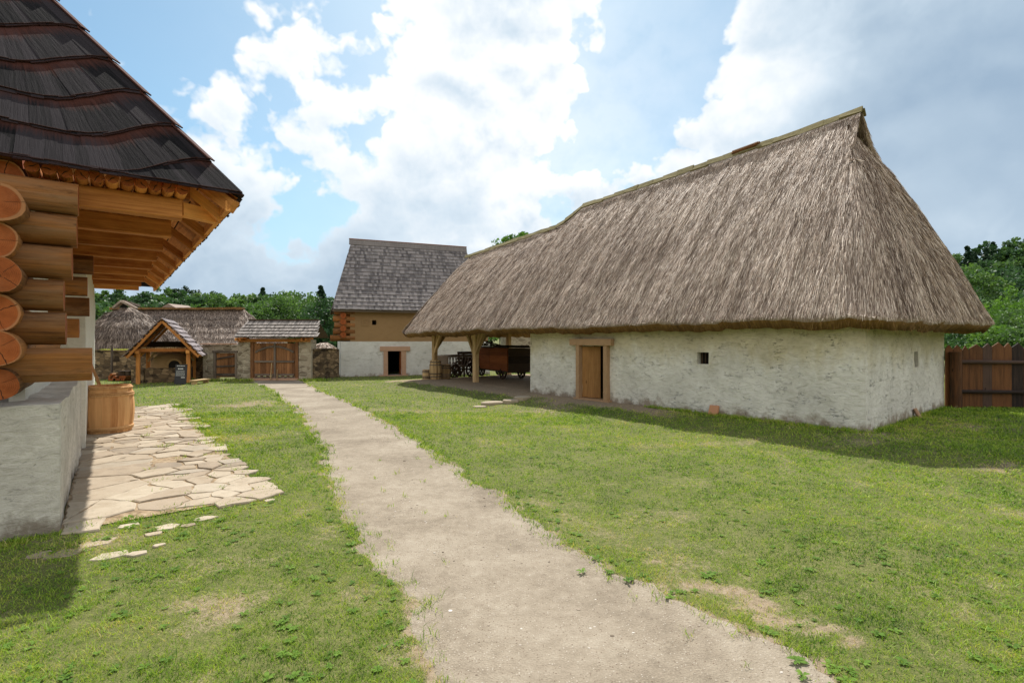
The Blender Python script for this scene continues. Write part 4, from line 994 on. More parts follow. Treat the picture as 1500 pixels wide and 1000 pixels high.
# shingled roof
TP = 1.41; SL = math.sqrt(1+TP*TP)
def end_pt(x, t_): return np.array([x, .15+t_/SL, 3.50+t_/SL*TP])
n_end = np.array([0, -TP, 1])/SL; n_side = np.array([TP, 0, 1])/SL
def side_pt(y, t_):                       # the last stretch above the eave is flatter
    if t_ < .9: return np.array([1.56-t_*.76, y, 3.46+t_*.65])
    a = 1.56-.9*.76; r_ = t_-.9; return np.array([a-r_/SL, y, 3.46+.585+r_/SL*TP])
rs = np.random.default_rng(8)
def shingles(name, mtl, place, x0, x1, rows, L, w, th, base, fan=None, under=None, lift=.028):
    """place(x, t) -> point; base(x, row) -> slope distance of the lower edge"""
    v, f, uv, rd = [], [], [], []
    for r_ in range(rows):
        for dbl in (0, 1):
            x = x0+rs.random()*w
            while x < x1:
                ww = w*(.7+.6*rs.random()); xc = x+ww/2; tb = base(xc, r_)+rs.normal(0, .008)-(.03 if dbl == 0 else 0.0)
                if tb is None or not np.isfinite(tb): x += ww; continue
                fa = fan(xc, tb) if fan else 0.0
                Ls = L*(1+.02*rs.random()); sh = fa*Ls
                cs = []
                hw = ww*(.495+.28*abs(fa)*1.7)
                tl_, tr_ = base(xc-hw, r_), base(xc+hw, r_); tc_ = base(xc, r_)
                dl = (tl_-tc_) if np.isfinite(tl_) else 0.0; dr = (tr_-tc_) if np.isfinite(tr_) else 0.0
                for (dx, dt, dd_) in ((-hw, 0, dl), (hw, 0, dr), (hw, Ls, dr), (-hw, Ls, dl)):
                    cs.append(place(xc+dx+(sh if dt else 0), tb+dt+dd_))
                nr_ = np.cross(cs[1]-cs[0], cs[3]-cs[0]); nr_ /= np.linalg.norm(nr_)+1e-9
                if nr_[2] < 0: nr_ = -nr_
                lf = lift*(.85+.35*rs.random())+(.0 if dbl == 0 else th*1.0)
                top = [cs[0]+nr_*(lf+th), cs[1]+nr_*(lf+th), cs[2]+nr_*.006, cs[3]+nr_*.006]
                bot = [cs[0]+nr_*lf, cs[1]+nr_*lf, cs[2]-nr_*.004, cs[3]-nr_*.004]
                b0 = len(v); v += top+bot; u0 = rs.random()*30; rr_ = rs.random()
                for fc in ((0, 1, 2, 3), (4, 7, 6, 5), (0, 4, 5, 1), (1, 5, 6, 2), (3, 7, 4, 0)):
                    f.append(tuple(b0+i for i in fc)); rd.append(rr_)
                    uv += [(u0+(ww if i % 4 in (1, 2) else 0), (Ls if i % 4 in (2, 3) else 0.0)) for i in fc]
                x += ww
    return v, f, uv, rd
def add_sh(name, parts, mtl, parent):
    v, f, uv, rd = [], [], [], []
    for (a, b, c, d) in parts:
        o0 = len(v); v += a; f += [tuple(i+o0 for i in q_) for q_ in b]; uv += c; rd += d
    return npmesh(name, np.array(v), f, mtl, parent, uv=uv, attrs={'rnd': ('FACE', rd)})
XH = 1.56
def hipx(t_): return XH-t_/SL
def fall(d): return 1-float(sstep(0, 1.25, d))
def ebase(xc, r_):
    tb = .5*(r_-1) if r_ > 0 else 0.0
    if r_ == 0: return 0.0
    for _ in range(3):
        d = hipx(tb)-xc
        if d < -.02: return float('nan')
        tb = .5*(r_-1)+.5*fall(max(d, 0))
    tb += .018*math.sin(xc*3.1+r_*1.7)
    if hipx(tb) < xc-.01: return float('nan')
    return tb
def efan(xc, tb):
    d = hipx(tb)-xc; return -(1/SL)*(1-float(sstep(0, 1.9, d)))*1.0
def eplace(x, t_): return end_pt(min(x, hipx(t_)+.01), t_)
pa = shingles('r', None, eplace, -7.6, 1.6, 13, .60, .12, .012, ebase, efan, lift=.016)
add_sh('roof', [pa], M['shdark'], house)
def sbase(y, r_):
    tb = .42*r_
    if side_pt(y, tb)[0] > 0 and False: return tb
    p = side_pt(y, tb); 
    if (p[1]-.15) < (1.56-p[0])-.02: return float('nan')
    return tb
def splace(y, t_): p = side_pt(y, t_); p[1] = max(p[1], .15+(1.56-p[0])); return p
pb = shingles('r', None, splace, .1, 12.4, 13, .5, .11, .014, sbase)
add_sh('roof', [pb], M['shdark'], house)
# boards under the shingles (seen from below)
mb = MB()
for k in range(16):
    t0, t1 = k*.40, (k+1)*.40+.002
    for y0 in (0.15,):
        a, b = side_pt(0, t0+.02), side_pt(0, t1)
        off = np.array([-.5, 0, -.8])*.02
        ys0, ys1 = .15+(1.56-a[0])+.01, .15+(1.56-b[0])+.01
        mb.face([(a[0]+off[0], ys0, a[2]+off[2]), (a[0]+off[0], 12.4, a[2]+off[2]), (b[0]+off[0], 12.4, b[2]+off[2]), (b[0]+off[0], ys1, b[2]+off[2])],
                [(0, k*.4), (12, k*.4), (12, k*.4+.38), (0, k*.4+.38)], random.random())
    a, b = end_pt(0, t0+.01), end_pt(0, t1); off = -n_end*.02
    mb.face([(-7.6, a[1]+off[1], a[2]+off[2]), (hipx(t0)-.01, a[1]+off[1], a[2]+off[2]), (hipx(t1)-.01, b[1]+off[1], b[2]+off[2]), (-7.6, b[1]+off[1], b[2]+off[2])],
            [(0, k*.4), (9, k*.4), (9, k*.4+.38), (0, k*.4+.38)], random.random())
mb.build('roof_boards', M['orange'], house)
# hip capping strips seen at the silhouette
mb = MB()
for r_ in range(1, 13):
    t0 = .5*r_; a = Vector(end_pt(hipx(t0-.02), t0-.02)); b = Vector(end_pt(hipx(t0+.52), t0+.52)); nn = Vector((TP, -TP, 2)).normalized()
    mb.beam(a+nn*.036, b+nn*.004, .11, .016, nn)
mb.build('hip_cap', M['shdark'], house)
# far slopes, plain, for other viewpoints
mb = MB(); mb.face([(1.55, 12.4, 3.44), (-7.6, 12.4, 3.44), (-7.6, 8, 9.6), (-2.6, 8, 9.6)], [(0, 0), (9, 0), (9, 7), (3, 7)], .5); mb.build('roof', M['shdark'], house)
for k in range(3):
    mb = MB(); x0 = -.22+.03*k; 

# ------------------------------------------------------------------ barrels and poles by the log house
def stave_barrel(name, label, cat, px, py, rmid, rend, h, mt='barrel', hoops=(.12, .88), open_=True, lid=None, group=None, D=None, g=None, hm='hoop'):
    if D is None:
        X, D0, g = ground(px, py); D = D0+rend*.9; X = (px-750)/F*D
    else: X = (px-750)/F*D; g = float(terrain(X, D))
    b = thing(name, label, cat, (X, D, g+.0), random.random()*6, group)
    mb = MB(); pr = [(rend+(rmid-rend)*math.sin(math.pi*q), h*q) for q in np.linspace(0, 1, 11)]
    mb.rev(pr, 22); ip = [(r_-.03, z) for r_, z in pr][::-1]
    mb.rev([(pr[-1][0], h), (ip[0][0], h)], 22); mb.rev([p for p in ip if p[1] > h*(.72 if open_ else .93)], 22)
    mb.rev([(ip[0][0], h*(.78 if open_ else .95)), (.001, h*(.78 if open_ else .95))], 22); mb.build('staves', M[mt], b, smooth=False)
    for q in hoops:
        m2 = MB(); rr_ = rend+(rmid-rend)*math.sin(math.pi*q); prof = [(rr_-.004, h*q-.022), (rr_+.016, h*q-.015), (rr_+.019, h*q), (rr_+.016, h*q+.015), (rr_-.004, h*q+.022)]
        m2.rev(prof, 40, stave=False, r=random.random()); m2.build('hoop', M[hm], b, smooth=True)
    return b
stave_barrel('barrel', 'large open pale wooden barrel standing on the terrace by the log house wall', 'barrel', 158.5, 637.5, .425, .375, .93, hoops=(.10, .135, .80, .84, .955))
stave_barrel('barrel', 'pale wooden barrel partly hidden behind the large barrel by the log house wall', 'barrel', 163, 620, .33, .29, .80, D=11.35, hoops=(.12, .85, .95))
for k, (xa, za, xb, zb, lb) in enumerate([(-.02, 0, .10, 0, 'thin pale wooden pole leaning on the house wall behind the barrels, the taller one'), (.14, 0, .22, 0, 'thin pale wooden pole leaning beside the taller pole behind the barrels')]):
    a = at(152+k*4, 585, 10.75); b = at(131+k*3, 527+k*6, 10.9+.05*k); po = thing('pole', lb, 'wooden pole', (a[0], a[1], float(terrain(a[0], a[1]))))
    a2 = Vector(a); b2 = Vector(b); d = (a2-b2); s_ = (a2.z-.03)/max(.01, -d.z) if d.z else 0; foot = a2+d*min(.9, s_)
    mb = MB(); L0 = Vector(po.location); mb.log(foot-L0, b2-L0, .022, .017, n=8, seg=8, wob=.08); mb.build('shaft', [M['hoop'], M['end']], po, smooth=True)
    mb = MB(); mb.log(b2-L0-(b2-a2).normalized()*.02, b2-L0+(b2-a2).normalized()*.02, .02, n=8, seg=1); mb.build('tip', M['hoop'], po)

# ------------------------------------------------------------------ things in the shed (barn frame points)
def bw(px, x):      # world point at local depth x in the shed at pixel column px
    y = bpx(px, x); P = A+D2*x+D1*y; return P[0], P[1], float(terrain(P[0], P[1]))
def shed_barrel(px, x, rm, re, h, label, group):
    X, D, g = bw(px, x); return stave_barrel('barrel', label, 'barrel', px, 0, rm, re, h, mt='post', hoops=(.15, .3, .75, .9), D=D, group=group, hm='greywood')
g_ = 'old barrels in the open shed'
shed_barrel(638, .55, .26, .21, .80, 'upright wooden barrel in front of the far shed post', g_)
shed_barrel(653, 1.1, .23, .20, .60, 'smaller wooden barrel beside the cart in the shed', g_)
b = shed_barrel(625, .35, .18, .17, .40, 'low wooden tub at the far left end of the barrels in the shed', g_); b.name = 'tub'
def wheel(parent, c, ax, R, w_=.06, n=10, mt='darkwood'):
    """spoked wheel, axis direction ax (unit, horizontal)"""
    c = Vector(c); ax = Vector(ax); e1_ = Vector((-ax.y, ax.x, 0)); e2_ = Vector((0, 0, 1)); mb = MB(); N_ = 24
    P = lambda r_, th_, o_: c+e1_*math.cos(th_)*r_+e2_*math.sin(th_)*r_+ax*o_
    for i in range(N_):
        a0, a1 = 6.2832*i/N_, 6.2832*(i+1)/N_
        for (r0, o0, r1, o1) in ((R, -w_/2, R, w_/2), (R, w_/2, R-.07, w_/2), (R-.07, w_/2, R-.07, -w_/2), (R-.07, -w_/2, R, -w_/2)):
            mb.face([P(r0, a0, o0), P(r0, a1, o0), P(r1, a1, o1), P(r1, a0, o1)], [(a0*R, 0), (a1*R, 0), (a1*R, .06), (a0*R, .06)], .5)
    wh = mb.build('wheel', M[mt], parent)
    m2 = MB()
    for i in range(n):
        a0 = 6.2832*i/n; m2.beam(P(.03, a0, 0), P(R-.06, a0, 0), .035, .045, ax)
    m2.build('spokes', M[mt], wh); m3 = MB(); m3.log(c-ax*.11, c+ax*.11, .075, n=12, seg=2); m3.build('hub', M[mt], wh)
    return wh
# small dark farm cart
X, D, g = bw(668, 2.3)
cart = thing('farm_cart', 'small dark ladder-sided farm cart parked in the open shed beside the barrels', 'cart', (X, D, g), RZ+math.radians(8))
for s in (-1, 1):
    mb = MB(); mb.beam((-.72, s*.34, .52), (.75, s*.34, .52), .07, .08); mb.beam((-.78, s*.52, .98), (.82, s*.52, 1.0), .06, .07)
    for k in range(9): xx = -.7+k*.175; mb.beam((xx, s*.34, .52), (xx*1.06, s*.52, 1.0), .03, .035, (1, 0, 0))
    mb.build('side_ladder', M['greywood'], cart)
    for xx in (-.5, .52): wheel(cart, (xx, s*.50, .32 if xx < 0 else .36), (0, s, 0), .32 if xx < 0 else .36)
mb = MB()
for k in range(4): mb.box(-.7, .72, -.32+k*.16, -.32+k*.16+.15, .48, .51)
mb.build('bed', M['darkwood'], cart)
mb = MB(); mb.beam((-.5, -.5, .32), (-.5, .5, .32), .07, .07); mb.beam((.52, -.5, .36), (.52, .5, .36), .07, .07); mb.build('axle', M['darkwood'], cart)
mb = MB(); mb.beam((-.6, 0, .36), (-1.25, .0, .30), .07, .07); mb.build('drawbar', M['greywood'], cart)
mb = MB(); mb.box(-.78, -.75, -.38, .38, .56, .96); mb.box(-.8, -.74, -.5, .5, .95, 1.0); mb.build('end_panel', M['greywood'], cart)
X, D, g = bw(687, 3.1)
crate = thing('feed_trough', 'dark slatted feed rack standing behind the farm cart in the shed', 'feed rack', (X, D, g), RZ)
mb = MB()
for s in (-.22, .22):
    for xx in (-.45, .45): mb.beam((xx*.8, s*.7, 0), (xx, s, 1.15), .06, .06, (1, 0, 0))
mb.build('frame', M['darkwood'], crate); mb = MB()
for s in (-.22, .22):
    for k in range(5): mb.box(-.5, .5, s-.015, s+.015, .5+k*.14, .62+k*.14)
mb.build('slats', M['darkwood'], crate)
# the big orange wagon
X, D = -.5, 22.65; g = float(terrain(X, D))
wag = thing('hay_wagon', 'wooden wagon with tall orange plank sides parked in the open shed', 'wagon', (X, D, g), math.radians(117.3))
WL = 1.72
for s in (-1, 1):
    mb = MB()
    for k in range(3):
        for (xa, xb) in ((-WL, -.0), (.012, WL)): mb.box(xa, xb, s*.52-.02, s*.52+.02, .36+k*.31, .36+k*.31+.305)
    mb.build('side_panel', M['redwood'], wag)
    for xx, R in ((-1.1, .36), (1.1, .40)): wheel(wag, (xx, s*.44, R), (0, s, 0), R)
for xx in (-WL-.02, WL+.02):
    mb = MB(); 
    for k in range(3): mb.box(xx-.02, xx+.02, -.5, .5, .36+k*.31, .36+k*.31+.305)
    mb.build('end_panel', M['darkwood'], wag)
mb = MB(); mb.box(-WL, WL, -.5, .5, .30, .35); mb.beam((-1.1, -.44, .36), (-1.1, .44, .36), .08, .08); mb.beam((1.1, -.44, .40), (1.1, .44, .40), .08, .08); mb.build('bed', M['darkwood'], wag)
mb = MB()
for s in (-1, 1): mb.beam((-WL-.1, s*.55, 1.33), (WL+.1, s*.55, 1.33), .06, .06)
for k in range(7): mb.beam((-1.5+k*.5, -.6, 1.38), (-1.5+k*.5+.1, .6, 1.40), .05, .05)
mb.build('rack', M['darkwood'], wag)
mb = MB(); rq = np.random.default_rng(4)
for k in range(16): xx = rq.uniform(-1.3, .2); mb.log((xx+1.6, rq.uniform(-.4, .4), 1.40), (xx+1.6+rq.uniform(.0, .35), rq.uniform(-.4, .4), rq.uniform(1.5, 1.72)), .02, .012, n=6, seg=2)
hp = mb.build('branches', M['darkwood'], wag)

# ------------------------------------------------------------------ leaning slabs and flat stones
X, D, g = ground(1037, 609.5)
lx_, ly_ = barn_local(X, D); P = A+D1*float(ly_)-D2*.13
sl_ = thing('stone_slab', 'square orange terracotta slab leaning against the long barn wall below the small window', 'slab', (P[0], P[1], GB+.0), RZ)
mb = MB(); mb.beam((0, -.0, .0), (.07, 0, .20), .21, .045, (-1, 0, 0), jit=.006, bev=.008); mb.build('slab', M['tile'], sl_)
X, D, g = ground(1345, 612)
ex_, ey_ = barn_local(X, D); P = A+D2*float(ex_)-D1*.13
sl_ = thing('stone_slab', 'small brown slab leaning on the end wall of the barn under the narrow slit', 'slab', (P[0], P[1], GB), RZ)
mb = MB(); mb.beam((0, 0, 0), (.02, .10, .18), .17, .05, (.4, -1, 0), jit=.006, bev=.008); mb.build('slab', M['sandstone'], sl_)
def flat_stone(px, py, L, W_, label, rz=0.0, h=.07):
    X, D, g = ground(px, py); o_ = thing('flat_stone', label, 'stone', (X, D, g-.01), rz)
    n = 13; mb = MB(); ring = [(math.cos(6.283*k/n)*L/2*rq.uniform(.78, 1.1), math.sin(6.283*k/n)*W_/2*rq.uniform(.75, 1.1)) for k in range(n)]
    for k in range(n):
        a, b = ring[k], ring[(k+1) % n]; mb.face([(a[0], a[1], -.05), (b[0], b[1], -.05), (b[0], b[1], h), (a[0], a[1], h)]); mb.face([(a[0], a[1], h), (b[0], b[1], h), (b[0]*.85, b[1]*.85, h+.02), (a[0]*.85, a[1]*.85, h+.02)])
    mb.face([(a[0]*.85, a[1]*.85, h+.02) for a in ring]); mb.build('stone_body', fm, o_); 
flat_stone(722, 592, .75, .42, 'long pale flat stone in the grass in front of the shed, leftmost of three', .3)
flat_stone(748, 589, .5, .4, 'pale flat stone between two others in front of the shed', -.2)
flat_stone(765, 584.5, .5, .4, 'brown flat stone nearest the barn wall corner in front of the shed', .5)
flat_stone(703, 596.5, .4, .3, 'small flat stone at the outer end of the row in front of the shed', .1, .03)

# ------------------------------------------------------------------ THE GRANARY
GR = math.radians(20.5); GX_, GY_ = -8.69, 25.96; GG = float(terrain(GX_, GY_))
gran = thing('granary', 'granary with whitewashed base, brown clay upper storey and tall grey shingle roof', 'granary', (GX_, GY_, 0), GR)
gd = np.array([math.cos(GR), math.sin(GR)]); gn = np.array([-math.sin(GR), math.cos(GR)])
def gx(px, yl=0.0): k = (px-750)/F; P = np.array([GX_, GY_])+gn*yl; return (k*P[1]-P[0])/(gd[0]-k*gd[1])
def gz(py, x, yl=0.0): P = np.array([GX_, GY_])+gd*x+gn*yl; return HC+(500-py)/F*P[1]
GL_ = 7.95; GDp = 5.0
dx0, dx1 = gx(568), gx(588); dz1 = gz(514, dx0); zf = 1.80
wall_panel('lower_wall', gran, (0, 0), (GL_, 0), -.2, zf, .6, [(dx0, dx1, .05, dz1)], M['granwhite'], M['dark'], .12, .04, 61)
wall_panel('lower_wall', gran, (0, GDp), (0, 0), -.2, zf, .6, [], M['granwhite'], M['dark'], .2, .03, 63)
wall_panel('lower_wall', gran, (GL_, GDp), (0, GDp), -.2, zf, .6, [], M['granwhite'], M['dark'], .3, .03, 66)
mb = MB(); mb.box(.1, GL_-.1, .3, GDp-.3, zf-.1, zf); mb.build('upper_floor', M['darkwood'], gran)
wall_panel('lower_wall', gran, (GL_, 0), (GL_, GDp), -.2, zf, .6, [], M['granwhite'], M['dark'], .3, .03, 65)
wx0, wx1 = gx(531.5), gx(538); wz0_, wz1_ = gz(475.5, wx0), gz(468.5, wx0)
wall_panel('upper_wall', gran, (gx(513), .04), (GL_-.1, .04), zf, 3.55, .3, [(wx0, wx1, wz0_, wz1_)], M['clay'], M['dark'], .2, .012, 71)
wall_panel('upper_wall', gran, (GL_-.1, .1), (GL_-.1, GDp), zf, 3.55, .3, [], M['clay'], M['dark'], .5, .02, 73)
mb = MB(); mb.box(.25, GL_-.3, GDp-.2, GDp, zf, 3.5); mb.build('upper_wall', M['clay'], gran)
mb = MB(); m_ = (wx0+wx1)/2; mb.box(m_-.025, m_+.025, .02, .1, wz0_, wz1_); mb.box(wx0-.06, wx0, .005, .06, wz0_-.06, wz1_+.06); mb.box(wx1, wx1+.06, .005, .06, wz0_-.06, wz1_+.06); mb.box(wx0, wx1, .005, .06, wz1_, wz1_+.06); mb.box(wx0, wx1, .005, .06, wz0_-.06, wz0_); mb.build('window_frame', M['clay'], gran)
mb = MB(); mb.box(dx0-.22, dx0, -.04, .3, -.05, dz1, jit=.01); mb.box(dx1, dx1+.24, -.04, .3, -.05, dz1, jit=.01); mb.box(dx0-.40, dx1+.45, -.055, .3, dz1+.002, dz1+.24, jit=.01); mb.box(dx0-.45, dx1+.3, -.3, .3, -.12, .05); mb.build('door_frame', M['sandstone'], gran)
mb = MB(); xm = gx(583)
for k in range(3): mb.beam((dx1-.03, .16+k*.14, .06), (dx1-.03, .16+k*.14, dz1-.02), .13, .04, (1, 0, 0))
mb.build('door', M['redwood'], gran)
for i in range(5):
    z = zf+.17+i*.33; mb = MB(); mb.log((-.30-.06*(i % 2)-(.2 if i == 0 else 0), .16, z), (.7, .16, z), .155, n=14, seg=4, wob=.04); mb.build('corner_log', [M['log'], M['end']], gran, smooth=True)
    mb = MB(); mb.log((.12, -.12-.05*(i % 2), z+.16), (.12, GDp, z+.16), .15, n=14, seg=4, wob=.04); mb.build('corner_log', [M['log'], M['end']], gran, smooth=True)
REZ, REY, RH = 3.42, -.42, 7.35; RXA, RXB = .70, 7.14
sl_len = math.hypot(2.5-REY, RH-REZ)
XE0, XE1 = -.40, 8.25
def gplace(x, t_):
    q_ = t_/sl_len; return np.array([x, REY+(2.5-REY)*q_, REZ+(RH-REZ)*q_])
def gl(q_): return XE0+(RXA-XE0)*q_
def gr_(q_): return XE1+(RXB-XE1)*q_
def gbase(x, r_):
    tb = r_*.262; q_ = tb/sl_len
    return tb+.006*math.sin(x*2.3+r_) if gl(q_)-.04 <= x <= gr_(q_)+.04 else float('nan')
def gpl(x, t_): q_ = t_/sl_len; return gplace(min(max(x, gl(q_)-.05), gr_(q_)+.05), t_)
pg = shingles('r', None, gpl, XE0, XE1, 19, .30, .11, .012, gbase, lift=.018)
# hipped ends
Rk = np.array([RXA, 2.5, RH]); cA = np.array([XE0, REY, REZ]); cB = np.array([XE0, 5.4, REZ])
def hplace(x, t_):
    q_ = t_/4.2; a = cA+(Rk-cA)*q_; b = cB+(Rk-cB)*q_; s_ = (x-REY)/(5.4-REY); s_ = min(max(s_, 0), 1); return a+(b-a)*s_
def hbase(x, r_): tb = r_*.262; return tb if tb < 4.1 else float('nan')
ph = shingles('r', None, hplace, REY, 5.4, 15, .29, .12, .012, hbase, lift=.018)
add_sh('roof', [pg, ph], M['shgrey'], gran)
mb = MB(); mb.face([(XE0+.05, REY+.04, REZ-.02), (XE1-.05, REY+.04, REZ-.02), (RXB, 2.5, RH-.03), (RXA, 2.5, RH-.03)]); mb.face([(XE0+.03, 5.4, REZ-.02), (XE0+.03, REY+.05, REZ-.02), (RXA, 2.5, RH-.03)])
mb.face([(XE1, 5.4, REZ), (XE0, 5.4, REZ), (RXA, 2.5, RH-.02), (RXB, 2.5, RH-.02)]); mb.face([(XE1-.05, REY+.03, REZ-.01), (XE1-.05, 5.4, REZ-.01), (RXB, 2.5, RH-.02)]); mb.build('roof_boards', M['greywood'], gran)
mb = MB(); mb.beam((RXA-.16, 2.38, RH-.02), (RXB+.12, 2.38, RH-.05), .045, .34, (0, .35, 1)); mb.beam((RXA-.16, 2.56, RH+.0), (RXB+.12, 2.56, RH-.03), .045, .30, (0, -.35, 1)); mb.build('ridge_board', M['shgrey'], gran)
mb = MB(); mb.beam((RXA-.17, 2.47, RH+.155), (RXB+.13, 2.47, RH+.125), .16, .03); mb.build('ridge_capping', M['redwood'], gran)
mb = MB(); mb.beam((XE0, REY+.1, REZ-.07), (XE1, REY+.1, REZ-.07), .05, .10); mb.build('eave_board', M['greywood'], gran)

# ------------------------------------------------------------------ gate, walls
GD = 24.0
def gxw(px, D=GD): return (px-750)/F*D
def gzw(py, D=GD): return HC+(500-py)/F*D
gate = thing('gatehouse', 'roofed double gate with plastered stone piers at the far end of the path', 'gate', (gxw(402), GD, 0))
cx_ = gxw(402); rel = lambda px, D=GD: gxw(px, D)-cx_
for a, b in ((349, 366.5), (437.5, 456)):
    wall_panel('pier', gate, (rel(a), 0), (rel(b), 0), -.3, 1.88, .6, [], M['stucco'], M['stucco'], .12, .025, a)
    mb = MB(); mb.box(rel(a)+.01, rel(b)-.01, .05, .58, -.3, 1.86); mb.build('pier_core', M['stucco'], gate)
for pa_, pb_ in ((367, 371.5), (432.5, 437)): mb = MB(); mb.box(rel(pa_), rel(pb_), -.02, .12, -.1, 1.76); mb.build('gate_post', M['plank'], gate)
mb = MB(); mb.beam((rel(350), .0, 1.85), (rel(455), .0, 1.85), .24, .15, jit=.01); mb.build('lintel', M['orange'], gate)
mb = MB()
for px in (352, 358, 447, 453): mb.beam((rel(px), -.42, 1.90), (rel(px), .4, 1.92), .08, .12)
mb.build('bracket', M['orange'], gate)
for a, b, s in ((372, 402.2, 1), (403.2, 432, -1)):
    xa, xb = rel(a), rel(b); n = 7; leaf = None; mb = MB()
    for k in range(n): x0 = xa+(xb-xa)*k/n; mb.box(x0+.004, x0+(xb-xa)/n-.004, .03, .065, .18 if k % 2 else .16, 1.72, jit=.002)
    leaf = mb.build('gate_leaf', M['plank'], gate)
    mb = MB()
    for k in range(n): x0 = xa+(xb-xa)*k/n; mb.box(x0+.004, x0+(xb-xa)/n-.004, .035, .06, .02, .158)
    mb.build('lower_board', M['greywood'], leaf)
    mb = MB(); w_ = xb-xa
    mb.beam((xa+.04, .0, .86), (xb-.04, .0, .86), .05, .085); mb.beam((xa+.04, 0, .24), (xb-.04, 0, .24), .05, .09); mb.build('rail', M['greywood'], leaf)
    mb = MB(); P = [(xa+.06+(w_-.12)*q, 1.30+.26*math.sin(q*math.pi/2)) if s > 0 else (xa+.06+(w_-.12)*q, 1.56-.26*(1-math.cos(q*math.pi/2))) for q in np.linspace(0, 1, 7)]
    for p, r_ in zip(P[:-1], P[1:]): mb.beam((p[0], .0, p[1]), (r_[0], .0, r_[1]), .05, .085, r=.4)
    mb.build('curved_brace', M['greywood'], leaf)
mb = MB(); mb.beam((rel(402.7), -.01, .0), (rel(402.7), -.01, 1.72), .09, .05, (0, 1, 0)); mb.build('meeting_post', M['greywood'], gate)
mb = MB(); mb.beam((rel(398.5), -.16, .0), (rel(399), -.05, .80), .035, .035, (0, 1, 0)); mb.beam((rel(407.5), -.13, .0), (rel(407), -.05, .5), .035, .035, (0, 1, 0)); mb.build('prop', M['post'], gate)
mb = MB(); mb.beam((rel(402), -.1, .03), (rel(402), .5, .03), 2.3, .1); mb.build('threshold', M['sandstone'], gate)
RE0, RE1 = rel(342, 23.5), rel(464.5, 23.5)
def tplace(x, t_):
    q_ = t_/1.30; z = 1.98+(.80)*q_+.06*(q_-.5)**2; return np.array([x, -.52+.95*q_, z])
def tbase(x, r_):
    q_ = r_*.235/1.30; return r_*.235 if (RE0+.22*q_*1.2 <= x <= RE1-.26*q_*1.2) else float('nan')
pt_ = shingles('r', None, tplace, RE0, RE1, 5, .36, .075, .016, tbase, lift=.028)
add_sh('roof', [pt_], M['shgate'], gate)
mb = MB(); mb.face([(RE0+.1, -.50, 1.97), (RE1-.1, -.50, 1.97), (RE1-.3, .43, 2.78), (RE0+.3, .43, 2.78)]); mb.face([(RE1-.1, 1.35, 1.97), (RE0+.1, 1.35, 1.97), (RE0+.3, .44, 2.78), (RE1-.3, .44, 2.78)])
mb.build('roof_boards', M['greywood'], gate)
mb = MB(); mb.beam((RE0+.24, .44, 2.83), (RE1-.27, .44, 2.83), .16, .05); mb.build('ridge_board', M['darkwood'], gate)

wk = thing('wicket_wall', 'plastered rubble wall with a small plank door left of the double gate', 'wall', (gxw(323), GD+.05, 0))
c2x = gxw(323); rel2 = lambda px: gxw(px)-c2x
wall_panel('wall', wk, (rel2(296), 0), (rel2(348.8), 0), -.3, 1.64, .45, [(rel2(313.5)-rel2(296), rel2(345)-rel2(296), -.05, 1.30)], M['stucco'], M['stucco'], .12, .04, 81)
mb = MB(); mb.box(rel2(296)-.05, rel2(338), -.14, .5, 1.66, 1.71, jit=.01); mb.build('coping', M['sandstone'], wk)
mb = MB(); mb.box(rel2(312), rel2(315), -.03, .12, -.05, 1.27); mb.box(rel2(343.5), rel2(346.5), -.03, .12, -.05, 1.27); mb.box(rel2(310.5), rel2(347.5), -.04, .12, 1.275, 1.36); mb.build('door_frame', M['greywood'], wk)
mb = MB(); xa, xb = rel2(315.5), rel2(343)
for k in range(5): x0 = xa+(xb-xa)*k/5; mb.box(x0+.004, x0+(xb-xa)/5-.004, .04, .075, .12, 1.25, jit=.002)
dd = mb.build('door', M['plank'], wk)
mb = MB(); mb.beam((xa+.03, .01, .62), (xb-.02, .01, .66), .05, .07); mb.beam((xa+.03, .01, .98), (xb-.05, .01, 1.12), .05, .07); mb.beam((xa, .01, .24), (xb, .01, .24), .05, .12); mb.build('rail', M['greywood'], dd)

def rubble_wall(label, xa, ya, xb, yb_, ztop, seed, mt='rubble', cap=True):
    L = math.hypot(xb-xa, yb_-ya); o_ = thing('stone_wall', label, 'wall', (xa, ya, 0), math.atan2(yb_-ya, xb-xa))
    wall_panel('wall_face', o_, (0, 0), (L, 0), -.4, ztop, .4, [], M[mt], M[mt], .12, .05, seed, topn=.07)
    if cap:
        mb = MB(); x = 0
        while x < L-.2:
            w_ = random.uniform(.3, .6); w_ = min(w_, L-x); mb.beam((x+.01, .2, ztop+.02), (x+w_-.01, .2, ztop+.02+random.uniform(-.01, .02)), .5, .06, jit=.012); x += w_
        mb.build('cap_stones', M['rubble'] if mt == 'rubble' else M['sandstone'], o_)
    return o_
rubble_wall('dark rubble wall with flat cap between the gate and the granary', gxw(456.5), 24.15, gxw(497, 26.0), 26.0, 1.40, 91)
rubble_wall('rubble stone wall behind the oven shelter, grass growing on its top', gxw(80, 24.4), 24.6, gxw(296), 24.25, 1.34, 95)
gxs = rng.uniform(gxw(130), gxw(215), 2600); gys = rng.uniform(24.62, 24.95, 2600)
